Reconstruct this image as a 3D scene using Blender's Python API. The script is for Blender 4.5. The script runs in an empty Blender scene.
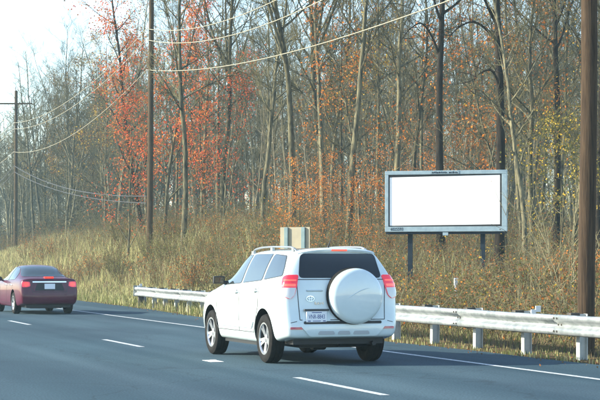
import bpy, bmesh, math, random
import numpy as np
from mathutils import Vector, Matrix
from mathutils.geometry import delaunay_2d_cdt
from mathutils.bvhtree import BVHTree

R = math.radians
random.seed(7)
SC = bpy.context.scene
COL = SC.collection

# ------------------------------------------------------------------ camera, sky, sun, exposure
CAM_X, CAM_H, YAW = -10.45, 1.45, 18.6          # world: +Y runs along the road, X = 0 is the right edge line
FPX = 1700.0 / 600.0                            # focal length in picture widths
cam_d = bpy.data.cameras.new('camera')
cam = bpy.data.objects.new('camera', cam_d)
COL.objects.link(cam)
cam.location = (CAM_X, 0, CAM_H)
cam.rotation_euler = (R(90), 0, R(-YAW))
cam_d.sensor_width = 36.0
cam_d.lens = 36.0 * FPX
cam_d.shift_y = 65.0 / 600.0
cam_d.clip_start = 0.1
cam_d.clip_end = 3000
SC.camera = cam

SUN_EL, SUN_AZ = 26.0, 75.0                    # azimuth counted left from straight up the road
wd = bpy.data.worlds.new('World')
SC.world = wd
wd.use_nodes = True
nt = wd.node_tree
nt.nodes.clear()
sky = nt.nodes.new('ShaderNodeTexSky')
sky.sky_type = 'NISHITA'
sky.sun_disc = False
sky.sun_elevation = R(SUN_EL)
sky.sun_rotation = R(-SUN_AZ)
sky.air_density = 1.0
sky.dust_density = 0.4
sky.ozone_density = 1.0
bg = nt.nodes.new('ShaderNodeBackground')
bg.inputs[1].default_value = 0.15
wo = nt.nodes.new('ShaderNodeOutputWorld')
nt.links.new(sky.outputs[0], bg.inputs[0])
nt.links.new(bg.outputs[0], wo.inputs[0])

sl = bpy.data.lights.new('sun', 'SUN')
sl.energy = 4.4
sl.angle = R(0.6)
sl.color = (1.0, 0.93, 0.74)
so = bpy.data.objects.new('sun', sl)
COL.objects.link(so)
sdir = Vector((-math.sin(R(SUN_AZ)) * math.cos(R(SUN_EL)), math.cos(R(SUN_AZ)) * math.cos(R(SUN_EL)), math.sin(R(SUN_EL))))
so.rotation_euler = sdir.to_track_quat('Z', 'Y').to_euler()
so.location = sdir * 60

SC.view_settings.view_transform = 'Standard'
SC.view_settings.look = 'None'
SC.view_settings.gamma = 1.0
SC.view_settings.use_curve_mapping = False
SC.view_settings.exposure = 1.45
SC.render.engine = 'CYCLES'
SC.cycles.use_denoising = True
SC.cycles.max_bounces = 6
SC.cycles.diffuse_bounces = 3
SC.cycles.glossy_bounces = 3
SC.cycles.transmission_bounces = 4
SC.cycles.transparent_max_bounces = 8
SC.cycles.volume_bounces = 0


def spot(px, d):
    """World X, Y of a place seen px (of 600) across the view, d metres ahead of the camera."""
    xc = (px - 300.0) / 1700.0 * d
    c, s = math.cos(R(YAW)), math.sin(R(YAW))
    return CAM_X + xc * c + d * s, -xc * s + d * c


def sstep(a, b, x):
    t = min(1.0, max(0.0, (x - a) / (b - a)))
    return t * t * (3 - 2 * t)


def tab(x, pts):
    if x <= pts[0][0]:
        return pts[0][1]
    for (x0, v0), (x1, v1) in zip(pts, pts[1:]):
        if x <= x1:
            return v0 + (v1 - v0) * (x - x0) / (x1 - x0)
    return pts[-1][1]


# ------------------------------------------------------------------ materials
MATS = {}


def mat(name, col, rough=0.6, metal=0.0, var=None, scale=8.0, coat=0.0, spec=0.5, emit=None, estr=0.0, bump=0.0, bscale=40.0, objrand=0.0, stretch=None, trans=0.0):
    """Principled material; var = second colour mixed in by noise; objrand = brightness spread between objects."""
    m = bpy.data.materials.new(name)
    m.use_nodes = True
    n = m.node_tree
    p = n.nodes['Principled BSDF']
    p.inputs['Base Color'].default_value = (*col, 1)
    p.inputs['Roughness'].default_value = rough
    p.inputs['Metallic'].default_value = metal
    p.inputs['Coat Weight'].default_value = coat
    p.inputs['Coat Roughness'].default_value = 0.04
    p.inputs['Specular IOR Level'].default_value = spec
    if rough >= 0.7:                              # bark, leaves, soil: hardly any sheen
        p.inputs['Specular IOR Level'].default_value = 0.08
    if emit:
        p.inputs['Emission Color'].default_value = (*emit, 1)
        p.inputs['Emission Strength'].default_value = estr
    src = None
    if var or bump:
        tc = n.nodes.new('ShaderNodeTexCoord')
        vec = tc.outputs['Object']
        if stretch:
            mp = n.nodes.new('ShaderNodeMapping')
            mp.inputs['Scale'].default_value = stretch
            n.links.new(vec, mp.inputs['Vector'])
            vec = mp.outputs['Vector']
    if var:
        no = n.nodes.new('ShaderNodeTexNoise')
        no.inputs['Scale'].default_value = scale
        no.inputs['Detail'].default_value = 5
        no.inputs['Roughness'].default_value = 0.65
        n.links.new(vec, no.inputs['Vector'])
        rp = n.nodes.new('ShaderNodeValToRGB')
        rp.color_ramp.elements[0].position = 0.36
        rp.color_ramp.elements[1].position = 0.64
        rp.color_ramp.elements[0].color = (*col, 1)
        rp.color_ramp.elements[1].color = (*var, 1)
        n.links.new(no.outputs['Fac'], rp.inputs['Fac'])
        src = rp.outputs['Color']
    if objrand:
        oi = n.nodes.new('ShaderNodeObjectInfo')
        mr = n.nodes.new('ShaderNodeMapRange')
        mr.inputs['To Min'].default_value = 1 - objrand
        mr.inputs['To Max'].default_value = 1 + objrand
        n.links.new(oi.outputs['Random'], mr.inputs['Value'])
        hs = n.nodes.new('ShaderNodeHueSaturation')
        hs.inputs['Color'].default_value = (*col, 1)
        if src:
            n.links.new(src, hs.inputs['Color'])
        n.links.new(mr.outputs['Result'], hs.inputs['Value'])
        src = hs.outputs['Color']
    if src:
        n.links.new(src, p.inputs['Base Color'])
    if bump:
        nb = n.nodes.new('ShaderNodeTexNoise')
        nb.inputs['Scale'].default_value = bscale
        nb.inputs['Detail'].default_value = 4
        n.links.new(vec, nb.inputs['Vector'])
        bp = n.nodes.new('ShaderNodeBump')
        bp.inputs['Strength'].default_value = bump
        bp.inputs['Distance'].default_value = 0.02
        n.links.new(nb.outputs['Fac'], bp.inputs['Height'])
        n.links.new(bp.outputs['Normal'], p.inputs['Normal'])
    if trans:
        tr = n.nodes.new('ShaderNodeBsdfTranslucent')
        if src:
            n.links.new(src, tr.inputs['Color'])
        else:
            tr.inputs['Color'].default_value = (*col, 1)
        mx = n.nodes.new('ShaderNodeMixShader')
        mx.inputs[0].default_value = trans
        n.links.new(p.outputs[0], mx.inputs[1])
        n.links.new(tr.outputs[0], mx.inputs[2])
        n.links.new(mx.outputs[0], n.nodes['Material Output'].inputs['Surface'])
    MATS[name] = m
    return m


mat('paint_white', (0.61, 0.69, 0.70), 0.22, coat=1.0, var=(0.56, 0.645, 0.66), scale=2.5)
mat('paint_maroon', (0.085, 0.006, 0.026), 0.35, coat=0.4, spec=0.3, var=(0.070, 0.006, 0.022), scale=3)
mat('glass_dark', (0.008, 0.010, 0.013), 0.03, spec=0.6)
mat('glass_side', (0.03, 0.04, 0.042), 0.02, spec=0.7, coat=0.3)
mat('rubber', (0.012, 0.012, 0.013), 0.8, var=(0.022, 0.021, 0.02), scale=12)
mat('black_plastic', (0.014, 0.015, 0.017), 0.55)
mat('seam', (0.05, 0.055, 0.06), 0.6)
mat('grey_plastic', (0.38, 0.40, 0.42), 0.45)
mat('alloy', (0.62, 0.63, 0.65), 0.28, metal=0.85)
mat('rail_grey', (0.30, 0.32, 0.34), 0.35, metal=0.6)
mat('chrome', (0.75, 0.76, 0.78), 0.15, metal=1.0)
mat('lamp_red', (0.55, 0.015, 0.03), 0.12, coat=1.0, emit=(1.0, 0.02, 0.05), estr=0.14)
mat('lamp_red_lit', (0.7, 0.03, 0.02), 0.15, coat=1.0, emit=(1.0, 0.03, 0.012), estr=0.6)
mat('lamp_amber', (0.65, 0.08, 0.05), 0.15, coat=1.0, emit=(1.0, 0.12, 0.07), estr=0.35)
mat('lamp_clear', (0.62, 0.60, 0.60), 0.12, coat=1.0)
mat('reflector_red', (0.42, 0.015, 0.03), 0.2, coat=1.0)
mat('plate_white', (0.72, 0.75, 0.80), 0.4)
mat('plate_blue', (0.03, 0.06, 0.22), 0.5)
mat('paint_line', (0.66, 0.67, 0.66), 0.6, var=(0.22, 0.25, 0.27), scale=22, bump=0.2, bscale=60)
mat('galvanised', (0.22, 0.245, 0.25), 0.45, metal=0.5, var=(0.39, 0.41, 0.41), scale=5, bump=0.05, bscale=12)
mat('post_steel', (0.40, 0.42, 0.40), 0.6, metal=0.1, var=(0.52, 0.53, 0.50), scale=6)
mat('block_dark', (0.06, 0.055, 0.05), 0.8, var=(0.11, 0.10, 0.085), scale=9)
mat('board_white', (0.90, 0.90, 0.90), 0.45)
mat('board_black', (0.012, 0.012, 0.014), 0.5)
mat('board_frame', (0.27, 0.36, 0.41), 0.5, var=(0.20, 0.28, 0.33), scale=5)
mat('board_dark', (0.012, 0.020, 0.032), 0.7, var=(0.022, 0.032, 0.045), scale=6)
mat('pole_wood', (0.030, 0.021, 0.015), 0.85, var=(0.080, 0.054, 0.034), scale=3.0, stretch=(9, 9, 0.55), bump=0.5, bscale=6)
mat('pole_grey', (0.042, 0.030, 0.019), 0.85, var=(0.10, 0.070, 0.040), scale=3.0, stretch=(9, 9, 0.5), bump=0.5, bscale=6)
mat('cable_pale', (0.30, 0.265, 0.175), 0.5)
mat('cable_dark', (0.03, 0.03, 0.033), 0.6)
mat('insulator', (0.45, 0.47, 0.48), 0.3)
mat('sign_back', (0.36, 0.31, 0.21), 0.6, var=(0.31, 0.27, 0.19), scale=4)
mat('sign_post', (0.13, 0.20, 0.21), 0.6, var=(0.17, 0.25, 0.26), scale=7)
mat('marker_white', (0.75, 0.75, 0.73), 0.5)
mat('bark_grey', (0.034, 0.034, 0.027), 0.9, var=(0.20, 0.178, 0.105), scale=2.2, stretch=(5, 5, 0.9), bump=0.6, bscale=9, objrand=0.35)
mat('bark_dark', (0.012, 0.010, 0.009), 0.9, var=(0.034, 0.027, 0.02), scale=2.2, stretch=(6, 6, 0.9), bump=0.6, bscale=9, objrand=0.2)
mat('bark_pale', (0.20, 0.175, 0.12), 0.9, var=(0.29, 0.25, 0.17), scale=3, objrand=0.15)
mat('twig', (0.11, 0.10, 0.053), 0.9, objrand=0.3)
mat('twig_pale', (0.19, 0.17, 0.10), 0.9, objrand=0.2)
for nm, c, v in (('leaf_red', (0.74, 0.085, 0.045), (0.70, 0.20, 0.05)), ('leaf_orange', (0.78, 0.30, 0.04), (0.60, 0.16, 0.035)),
                 ('leaf_rust', (0.25, 0.11, 0.05), (0.36, 0.15, 0.05)), ('leaf_gold', (0.62, 0.40, 0.05), (0.48, 0.33, 0.06)),
                 ('leaf_olive', (0.12, 0.13, 0.04), (0.21, 0.19, 0.06)), ('leaf_brown', (0.13, 0.09, 0.05), (0.19, 0.13, 0.065))):
    mat(nm, c, 0.7, var=v, scale=2.5, trans=0.35, objrand=0.12)
mat('grass_straw', (0.60, 0.55, 0.27), 0.9, var=(0.45, 0.43, 0.19), scale=0.5, trans=0.25)
mat('grass_olive', (0.15, 0.175, 0.06), 0.9, var=(0.23, 0.22, 0.09), scale=0.5, trans=0.25)
mat('grass_green', (0.11, 0.15, 0.04), 0.9, var=(0.14, 0.16, 0.05), scale=0.5, trans=0.25)
mat('weed_brown', (0.20, 0.15, 0.085), 0.9, var=(0.28, 0.21, 0.12), scale=0.5, trans=0.2)


def asphalt():
    m = bpy.data.materials.new('asphalt')
    m.use_nodes = True
    n = m.node_tree
    L = n.links
    p = n.nodes['Principled BSDF']
    p.inputs['Roughness'].default_value = 0.9
    p.inputs['Specular IOR Level'].default_value = 0.18
    tc = n.nodes.new('ShaderNodeTexCoord')

    def noise(scale, stretch, detail=4):
        mp = n.nodes.new('ShaderNodeMapping')
        mp.inputs['Scale'].default_value = stretch
        L.new(tc.outputs['Object'], mp.inputs['Vector'])
        t = n.nodes.new('ShaderNodeTexNoise')
        t.inputs['Scale'].default_value = scale
        t.inputs['Detail'].default_value = detail
        L.new(mp.outputs['Vector'], t.inputs['Vector'])
        return t.outputs['Fac']

    def ramp(fac, a, b, p0=0.3, p1=0.7):
        r = n.nodes.new('ShaderNodeValToRGB')
        r.color_ramp.elements[0].position = p0
        r.color_ramp.elements[1].position = p1
        r.color_ramp.elements[0].color = (*a, 1)
        r.color_ramp.elements[1].color = (*b, 1)
        L.new(fac, r.inputs['Fac'])
        return r.outputs['Color']

    def mul(a, b, f=1.0):
        x = n.nodes.new('ShaderNodeMixRGB')
        x.blend_type = 'MULTIPLY'
        x.inputs[0].default_value = f
        L.new(a, x.inputs[1])
        L.new(b, x.inputs[2])
        return x.outputs[0]

    tracks = ramp(noise(1.0, (0.85, 0.012, 1), 3), (0.016, 0.042, 0.062), (0.044, 0.079, 0.104), 0.32, 0.66)   # worn wheel tracks, plus sunlit bands painted into the colour
    blot = ramp(noise(0.35, (1, 0.35, 1)), (0.66, 0.69, 0.73), (1.28, 1.24, 1.16))  # blotchy tone, with warm lit and cool dark bands painted in
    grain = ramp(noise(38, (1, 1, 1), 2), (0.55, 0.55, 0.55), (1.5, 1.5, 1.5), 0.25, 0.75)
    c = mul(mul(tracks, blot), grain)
    crk = n.nodes.new('ShaderNodeTexVoronoi')
    crk.feature = 'DISTANCE_TO_EDGE'
    crk.inputs['Scale'].default_value = 0.22
    wob = n.nodes.new('ShaderNodeTexNoise')
    wob.inputs['Scale'].default_value = 1.2
    ad = n.nodes.new('ShaderNodeVectorMath')
    ad.operation = 'ADD'
    L.new(tc.outputs['Object'], ad.inputs[0])
    L.new(wob.outputs['Color'], ad.inputs[1])
    L.new(ad.outputs[0], crk.inputs['Vector'])
    L.new(tc.outputs['Object'], wob.inputs['Vector'])
    cr = ramp(crk.outputs['Distance'], (0.62, 0.62, 0.62), (1, 1, 1), 0.0, 0.008)
    c = mul(c, cr, 0.7)
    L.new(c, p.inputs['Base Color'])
    b = n.nodes.new('ShaderNodeBump')
    b.inputs['Strength'].default_value = 0.25
    b.inputs['Distance'].default_value = 0.006
    L.new(noise(120, (1, 1, 1), 3), b.inputs['Height'])
    L.new(b.outputs['Normal'], p.inputs['Normal'])
    MATS['asphalt'] = m


def ground_mat():
    m = mat('ground', (0.06, 0.045, 0.028), 0.95, var=(0.095, 0.075, 0.042), scale=1.4, bump=0.8, bscale=7)
    n = m.node_tree
    L = n.links
    p = n.nodes['Principled BSDF']
    rp = [x for x in n.nodes if x.type == 'VALTORGB'][0]
    tc = [x for x in n.nodes if x.type == 'TEX_COORD'][0]
    t = n.nodes.new('ShaderNodeTexNoise')
    t.inputs['Scale'].default_value = 9
    t.inputs['Detail'].default_value = 6
    L.new(tc.outputs['Object'], t.inputs['Vector'])
    r2 = n.nodes.new('ShaderNodeValToRGB')
    r2.color_ramp.elements[0].position = 0.45
    r2.color_ramp.elements[0].color = (0.055, 0.055, 0.025, 1)
    r2.color_ramp.elements[1].position = 0.62
    r2.color_ramp.elements[1].color = (0.14, 0.065, 0.028, 1)
    L.new(t.outputs['Fac'], r2.inputs['Fac'])
    mx = n.nodes.new('ShaderNodeMixRGB')
    mx.inputs[0].default_value = 0.5
    L.new(rp.outputs['Color'], mx.inputs[1])
    L.new(r2.outputs['Color'], mx.inputs[2])
    L.new(mx.outputs[0], p.inputs['Base Color'])


asphalt()
ground_mat()


# ------------------------------------------------------------------ mesh helpers
class MB:
    """Collects faces; build() links them as one mesh object."""

    def __init__(s):
        s.v, s.f, s.m = [], [], []

    def quad(s, a, b, c, d, m=0):
        i = len(s.v)
        s.v += [a, b, c, d]
        s.f.append((i, i + 1, i + 2, i + 3))
        s.m.append(m)

    def box(s, x0, x1, y0, y1, z0, z1, m=0, M=None, taper=1.0):
        i = len(s.v)
        cx, cy = (x0 + x1) / 2, (y0 + y1) / 2
        P = []
        for z, k in ((z0, 1.0), (z1, taper)):
            for x, y in ((x0, y0), (x1, y0), (x1, y1), (x0, y1)):
                P.append(Vector((cx + (x - cx) * k, cy + (y - cy) * k, z)))
        if M:
            P = [M @ p for p in P]
        s.v += [tuple(p) for p in P]
        for q in ((3, 2, 1, 0), (4, 5, 6, 7), (0, 1, 5, 4), (1, 2, 6, 5), (2, 3, 7, 6), (3, 0, 4, 7)):
            s.f.append(tuple(i + k for k in q))
            s.m.append(m)

    def tube(s, path, radii, n=6, m=0, cap=True):
        base = len(s.v)
        k = len(path)
        up = None
        for j in range(k):
            a = path[max(j - 1, 0)]
            b = path[min(j + 1, k - 1)]
            tx, ty, tz = b[0] - a[0], b[1] - a[1], b[2] - a[2]
            l = math.sqrt(tx * tx + ty * ty + tz * tz) or 1
            tx, ty, tz = tx / l, ty / l, tz / l
            if up is None:
                up = (1, 0, 0) if abs(tx) < 0.8 else (0, 1, 0)
            d = up[0] * tx + up[1] * ty + up[2] * tz
            ux, uy, uz = up[0] - d * tx, up[1] - d * ty, up[2] - d * tz
            l = math.sqrt(ux * ux + uy * uy + uz * uz) or 1
            ux, uy, uz = ux / l, uy / l, uz / l
            up = (ux, uy, uz)
            vx, vy, vz = ty * uz - tz * uy, tz * ux - tx * uz, tx * uy - ty * ux
            p, r = path[j], radii[j]
            for i in range(n):
                c, q = CS[n][i]
                c *= r
                q *= r
                s.v.append((p[0] + c * ux + q * vx, p[1] + c * uy + q * vy, p[2] + c * uz + q * vz))
        for j in range(k - 1):
            b0 = base + j * n
            for i in range(n):
                i2 = (i + 1) % n
                s.f.append((b0 + i, b0 + i2, b0 + n + i2, b0 + n + i))
                s.m.append(m)
        if cap and n > 3:
            s.f.append(tuple(base + i for i in reversed(range(n))))
            s.m.append(m)
            s.f.append(tuple(base + (k - 1) * n + i for i in range(n)))
            s.m.append(m)

    def lathe(s, prof, n=32, m=0, M=None, mats=None):
        """prof: (r, a) pairs; turned about local Y axis."""
        base = len(s.v)
        for r, a in prof:
            for i in range(n):
                t = 2 * math.pi * i / n
                p = Vector((r * math.cos(t), a, r * math.sin(t)))
                s.v.append(tuple(M @ p) if M else tuple(p))
        for j in range(len(prof) - 1):
            for i in range(n):
                i2 = (i + 1) % n
                s.f.append((base + j * n + i, base + (j + 1) * n + i, base + (j + 1) * n + i2, base + j * n + i2))
                s.m.append(mats[j] if mats else m)

    def build(s, name, mats, parent=None, smooth=False, angle=40, bevel=0.0):
        me = bpy.data.meshes.new(name)
        me.from_pydata(s.v, [], s.f)
        if isinstance(mats, str):
            mats = [mats]
        for k in mats:
            me.materials.append(MATS[k])
        if any(s.m):
            me.polygons.foreach_set('material_index', s.m)
        if smooth:
            me.polygons.foreach_set('use_smooth', [True] * len(s.f))
            me.set_sharp_from_angle(angle=R(angle))
        me.update()
        o = link(name, me, parent)
        if bevel:
            b = o.modifiers.new('bevel', 'BEVEL')
            b.width = bevel
            b.segments = 2
            b.limit_method = 'ANGLE'
        return o


CS = {n: [(math.cos(2 * math.pi * i / n), math.sin(2 * math.pi * i / n)) for i in range(n)] for n in (3, 4, 5, 6, 7, 8, 10, 12, 14, 16)}


def link(name, me, parent=None):
    o = bpy.data.objects.new(name, me)
    COL.objects.link(o)
    if parent:
        o.parent = parent
    return o


def tag(o, label=None, cat=None, group=None, kind=None):
    if label:
        o['label'] = label
    if cat:
        o['category'] = cat
    if group:
        o['group'] = group
    if kind:
        o['kind'] = kind
    return o


def empty(name, loc=(0, 0, 0), rz=0.0):
    o = bpy.data.objects.new(name, None)
    o.empty_display_size = 0.2
    COL.objects.link(o)
    o.location = loc
    o.rotation_euler = (0, 0, rz)
    return o


def dup(root, loc=None, rz=None, scale=None):
    r = root.copy()
    COL.objects.link(r)
    if loc is not None:
        r.location = loc
    if rz is not None:
        r.rotation_euler = (0, 0, rz)
    if scale is not None:
        r.scale = scale
    for ch in root.children:
        c = ch.copy()
        COL.objects.link(c)
        c.parent = r
        for g in ch.children:
            q = g.copy()
            COL.objects.link(q)
            q.parent = c
    return r


# ------------------------------------------------------------------ terrain and road
def road_edge(y):
    return tab(y, [(-40, 1.45), (34, 1.45), (48, 2.15), (58, 2.75), (75, 3.3), (110, 3.6), (400, 3.6)])


def hash_noise(x, y):
    return (math.sin(x * 0.9 + 1.7 * math.sin(y * 0.37)) + math.sin(y * 0.71 + 1.3 * math.sin(x * 0.53)) + 0.6 * math.sin(x * 2.1 + y * 1.7)) / 2.6


def gz(x, y):
    e = road_edge(y)
    if x < e:
        return 0.0
    a = 0.45 + 2.15 * sstep(43, 72, y)
    z = a * sstep(e + 0.3, e + 6.2, x) + 0.03 * max(0.0, min(x, 70) - 9) + 0.02 * max(0, x - 70)
    z += hash_noise(x, y) * 0.16 * sstep(e + 0.5, e + 4, x) + 0.035 * hash_noise(x * 3, y * 3) * sstep(e, e + 1, x)
    return z


def grid_axis(lo, fine_lo, fine_hi, hi, step, coarse):
    a = list(np.arange(lo, fine_lo, coarse)) + list(np.arange(fine_lo, fine_hi, step)) + list(np.arange(fine_hi, hi + 1, coarse))
    return a


xs = grid_axis(-400, 1.2, 14, 60, 0.35, 8) + list(range(68, 700, 40))
ys = grid_axis(-60, 15, 100, 260, 0.8, 8) + list(range(268, 900, 60))
b = MB()
for y in ys:
    for x in xs:
        z = gz(x, y)
        b.v.append((x, y, z - (0.06 if x < road_edge(y) + 0.25 else 0.0)))
nx = len(xs)
for j in range(len(ys) - 1):
    for i in range(nx - 1):
        b.f.append((j * nx + i, j * nx + i + 1, (j + 1) * nx + i + 1, (j + 1) * nx + i))
        b.m.append(0)
tag(b.build('ground', 'ground', smooth=True, angle=180), kind='structure')

b = MB()
yy = list(np.arange(-40, 120, 2.0)) + [150, 200, 300, 420]
cols = [-26, -18, -10.5, -7, -3.5, 0, None]
for y in yy:
    for c in cols:
        x = road_edge(y) + 0.12 * hash_noise(y * 1.3, 3) if c is None else c
        b.v.append((x, y, 0.0))
nc = len(cols)
for j in range(len(yy) - 1):
    for i in range(nc - 1):
        b.f.append((j * nc + i, j * nc + i + 1, (j + 1) * nc + i + 1, (j + 1) * nc + i))
        b.m.append(0)
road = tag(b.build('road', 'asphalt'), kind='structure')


def strip(name, x, y0, y1, w, parent=None):
    q = MB()
    n = max(1, int((y1 - y0) / 2))
    rr = random.Random(int(y0 * 10))
    for k in range(n + 1):
        y = y0 + (y1 - y0) * k / n
        j = rr.uniform(-0.008, 0.008)
        q.v += [(x - w / 2 + j, y, 0.004), (x + w / 2 + j, y, 0.004)]
    for k in range(n):
        q.f.append((2 * k, 2 * k + 1, 2 * k + 3, 2 * k + 2))
        q.m.append(0)
    return q.build(name, 'paint_line', parent)


strip('edge_line', 0.0, -30, 200, 0.115, road)
for k in range(-1, 8):
    strip('lane_dash', -3.52, 17.6 + 11.75 * k, 20.75 + 11.75 * k, 0.115, road)
for k in range(-1, 8):
    strip('lane_dash', -7.1, 11.9 + 11.75 * k, 14.9 + 11.75 * k, 0.115, road)
for k in (0,):
    q = MB()
    q.box(-3.58, -3.46, 24.62, 24.74, 0.004, 0.022, taper=0.6)
    q.box(-3.62, -3.42, 24.45, 24.95, 0.001, 0.004)
    tag(q.build('pavement_marker', 'marker_white'), 'small white raised marker on the asphalt beside the white SUV', 'road marker')

# ------------------------------------------------------------------ cars
# car frame: x forward from the rear end, y to the car's left, z up, wheels on z = 0
def car_rows(P, x):
    w, zb, zs, zt, wr = tab(x, P['w']), tab(x, P['zb']), tab(x, P['belt']), tab(x, P['top']), tab(x, P['wr'])
    H = max(zt - zs, 0.02)
    c = sstep(0.06, 0.36, H)
    y1 = w - 0.13
    low = [(0, zb), (y1 * 0.5, zb), (y1, zb), (w - 0.05, zb + 0.03), (w - 0.014, zb + 0.15), (w, 0.5 * (zb + zs)), (w - 0.004, zs - 0.17), (w - 0.03, zs - 0.03)]
    cab = [(w - 0.065, zs + 0.03), ((w - 0.065 + wr) / 2 + 0.02, zs + 0.5 * (H - 0.12)), (wr, zt - 0.125), (wr - 0.075, zt - 0.035), ((wr - 0.075) * 0.5, zt - 0.006), (0, zt)]
    deck = [(w - 0.06, zs + 0.3 * H), (w - 0.09, zs + 0.55 * H), (w - 0.16, zs + 0.78 * H), (w - 0.28, zs + 0.92 * H), ((w - 0.28) * 0.5, zs + 0.985 * H), (0, zt)]
    return low + [(a[0] * c + d[0] * (1 - c), a[1] * c + d[1] * (1 - c)) for a, d in zip(cab, deck)]


def car_shell(P, name, root):
    st = P['stations']
    v, f = [], []
    NR = 14
    L = st[-1]
    for k, x in enumerate(st):
        rows = car_rows(P, x)
        nar = P['narrow'].get(k, 1.0)
        for (y, z) in rows:
            xx = x
            xx += tab(z, P['rear']) * max(0.0, 1 - x / 0.75)
            xx += tab(z, P['front']) * max(0.0, 1 - (L - x) / 0.6)
            v.append((xx, y * nar, z))
        for (y, z) in rows[1:-1]:
            xx = x
            xx += tab(z, P['rear']) * max(0.0, 1 - x / 0.75)
            xx += tab(z, P['front']) * max(0.0, 1 - (L - x) / 0.6)
            v.append((xx, -y * nar, z))
    NV = NR + NR - 2

    def lid(k, r):
        return k * NV + r

    def rid(k, r):
        return k * NV + (r if r in (0, NR - 1) else NR + r - 1)
    for k in range(len(st) - 1):
        for r in range(NR - 1):
            f.append((lid(k, r), lid(k, r + 1), lid(k + 1, r + 1), lid(k + 1, r)))
            f.append((rid(k, r), rid(k + 1, r), rid(k + 1, r + 1), rid(k, r + 1)))
    for k, flip, sg in ((0, False, -1), (len(st) - 1, True, 1)):
        rowids = []
        for r in range(2, 12):
            if r == 2:
                ids = [lid(k, 2), lid(k, 1), lid(k, 0), rid(k, 1), rid(k, 2)]
            elif r == 11:
                ids = [lid(k, 11), lid(k, 12), lid(k, 13), rid(k, 12), rid(k, 11)]
            else:
                a = v[lid(k, r)]
                ids = [lid(k, r)]
                for fr in (0.55, 0, -0.55):
                    v.append((a[0] + sg * P['bulge'] * (1 - fr * fr), a[1] * fr, a[2]))
                    ids.append(len(v) - 1)
                ids.append(rid(k, r))
            rowids.append(ids)
        for a, c in zip(rowids, rowids[1:]):
            for i in range(4):
                q = (a[i], a[i + 1], c[i + 1], c[i])
                f.append(q[::-1] if flip else q)
    me = bpy.data.meshes.new(name)
    me.from_pydata(v, [], f)
    bm = bmesh.new()
    bm.from_mesh(me)
    bmesh.ops.recalc_face_normals(bm, faces=bm.faces)
    bm.to_mesh(me)
    bm.free()
    me.materials.append(MATS[P['paint']])
    o = link(name, me)
    s = o.modifiers.new('s', 'SUBSURF')
    s.levels = s.render_levels = 2
    dg = bpy.context.evaluated_depsgraph_get()
    ev = o.evaluated_get(dg)
    smooth = bpy.data.meshes.new_from_object(ev)
    bvh = BVHTree.FromPolygons([x.co.copy() for x in smooth.vertices], [tuple(p.vertices) for p in smooth.polygons])
    # wheel openings cut out of the body
    cut = MB()
    for ax in P['axles']:
        for s_ in (1, -1):
            prof = [(0.0001, 0.50), (P['arch'], 0.50), (P['arch'], 1.3), (0.0001, 1.3)]
            M = Matrix.Translation((ax, 0, P['wheel_r'] + 0.02)) @ Matrix.Diagonal((1, s_, 1, 1))
            cut.lathe(prof, 40, M=M)
    co = cut.build('wheel_cut', 'black_plastic')
    bm = bmesh.new()
    bm.from_mesh(co.data)
    bmesh.ops.remove_doubles(bm, verts=bm.verts, dist=0.001)
    bmesh.ops.recalc_face_normals(bm, faces=bm.faces)
    bm.to_mesh(co.data)
    bm.free()
    bo = o.modifiers.new('b', 'BOOLEAN')
    bo.operation = 'DIFFERENCE'
    bo.object = co
    bo.solver = 'EXACT'
    bo.material_mode = 'TRANSFER'
    dg = bpy.context.evaluated_depsgraph_get()
    fin = bpy.data.meshes.new_from_object(o.evaluated_get(dg))
    o.modifiers.clear()
    o.data = fin
    bpy.data.objects.remove(co)
    fin.polygons.foreach_set('use_smooth', [True] * len(fin.polygons))
    fin.set_sharp_from_angle(angle=R(35))
    o.name = name
    o.parent = root
    return o, bvh


def rpoly(pts, r=0.03, n=4):
    """Polygon with rounded corners."""
    out = []
    k = len(pts)
    for i in range(k):
        p0, p1, p2 = Vector(pts[i - 1]), Vector(pts[i]), Vector(pts[(i + 1) % k])
        a, c = (p0 - p1), (p2 - p1)
        d = min(r, a.length * 0.45, c.length * 0.45)
        s, e = p1 + a.normalized() * d, p1 + c.normalized() * d
        for j in range(n + 1):
            t = j / n
            out.append((1 - t) ** 2 * s + 2 * t * (1 - t) * p1 + t * t * e)
    return out


def grow(pts, d):
    c = sum((Vector(p) for p in pts), Vector((0, 0))) / len(pts)
    out = []
    for p in pts:
        q = Vector(p) - c
        out.append(tuple(c + q * ((q.length + d) / q.length)))
    return out


VIEWS = {'L': (Vector((0, 4, 0)), Vector((1, 0, 0)), Vector((0, 0, 1)), Vector((0, -1, 0))),
         'Rt': (Vector((0, -4, 0)), Vector((1, 0, 0)), Vector((0, 0, 1)), Vector((0, 1, 0))),
         'B': (Vector((-4, 0, 0)), Vector((0, 1, 0)), Vector((0, 0, 1)), Vector((1, 0, 0))),
         'F': (Vector((9, 0, 0)), Vector((0, 1, 0)), Vector((0, 0, 1)), Vector((-1, 0, 0))),
         'T': (Vector((0, 0, 4)), Vector((1, 0, 0)), Vector((0, 1, 0)), Vector((0, 0, -1))),
         'CL': (Vector((-4, 4, 0)), Vector((0.7071, 0.7071, 0)), Vector((0, 0, 1)), Vector((0.7071, -0.7071, 0))),
         'CR': (Vector((-4, -4, 0)), Vector((-0.7071, 0.7071, 0)), Vector((0, 0, 1)), Vector((0.7071, 0.7071, 0)))}


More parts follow.
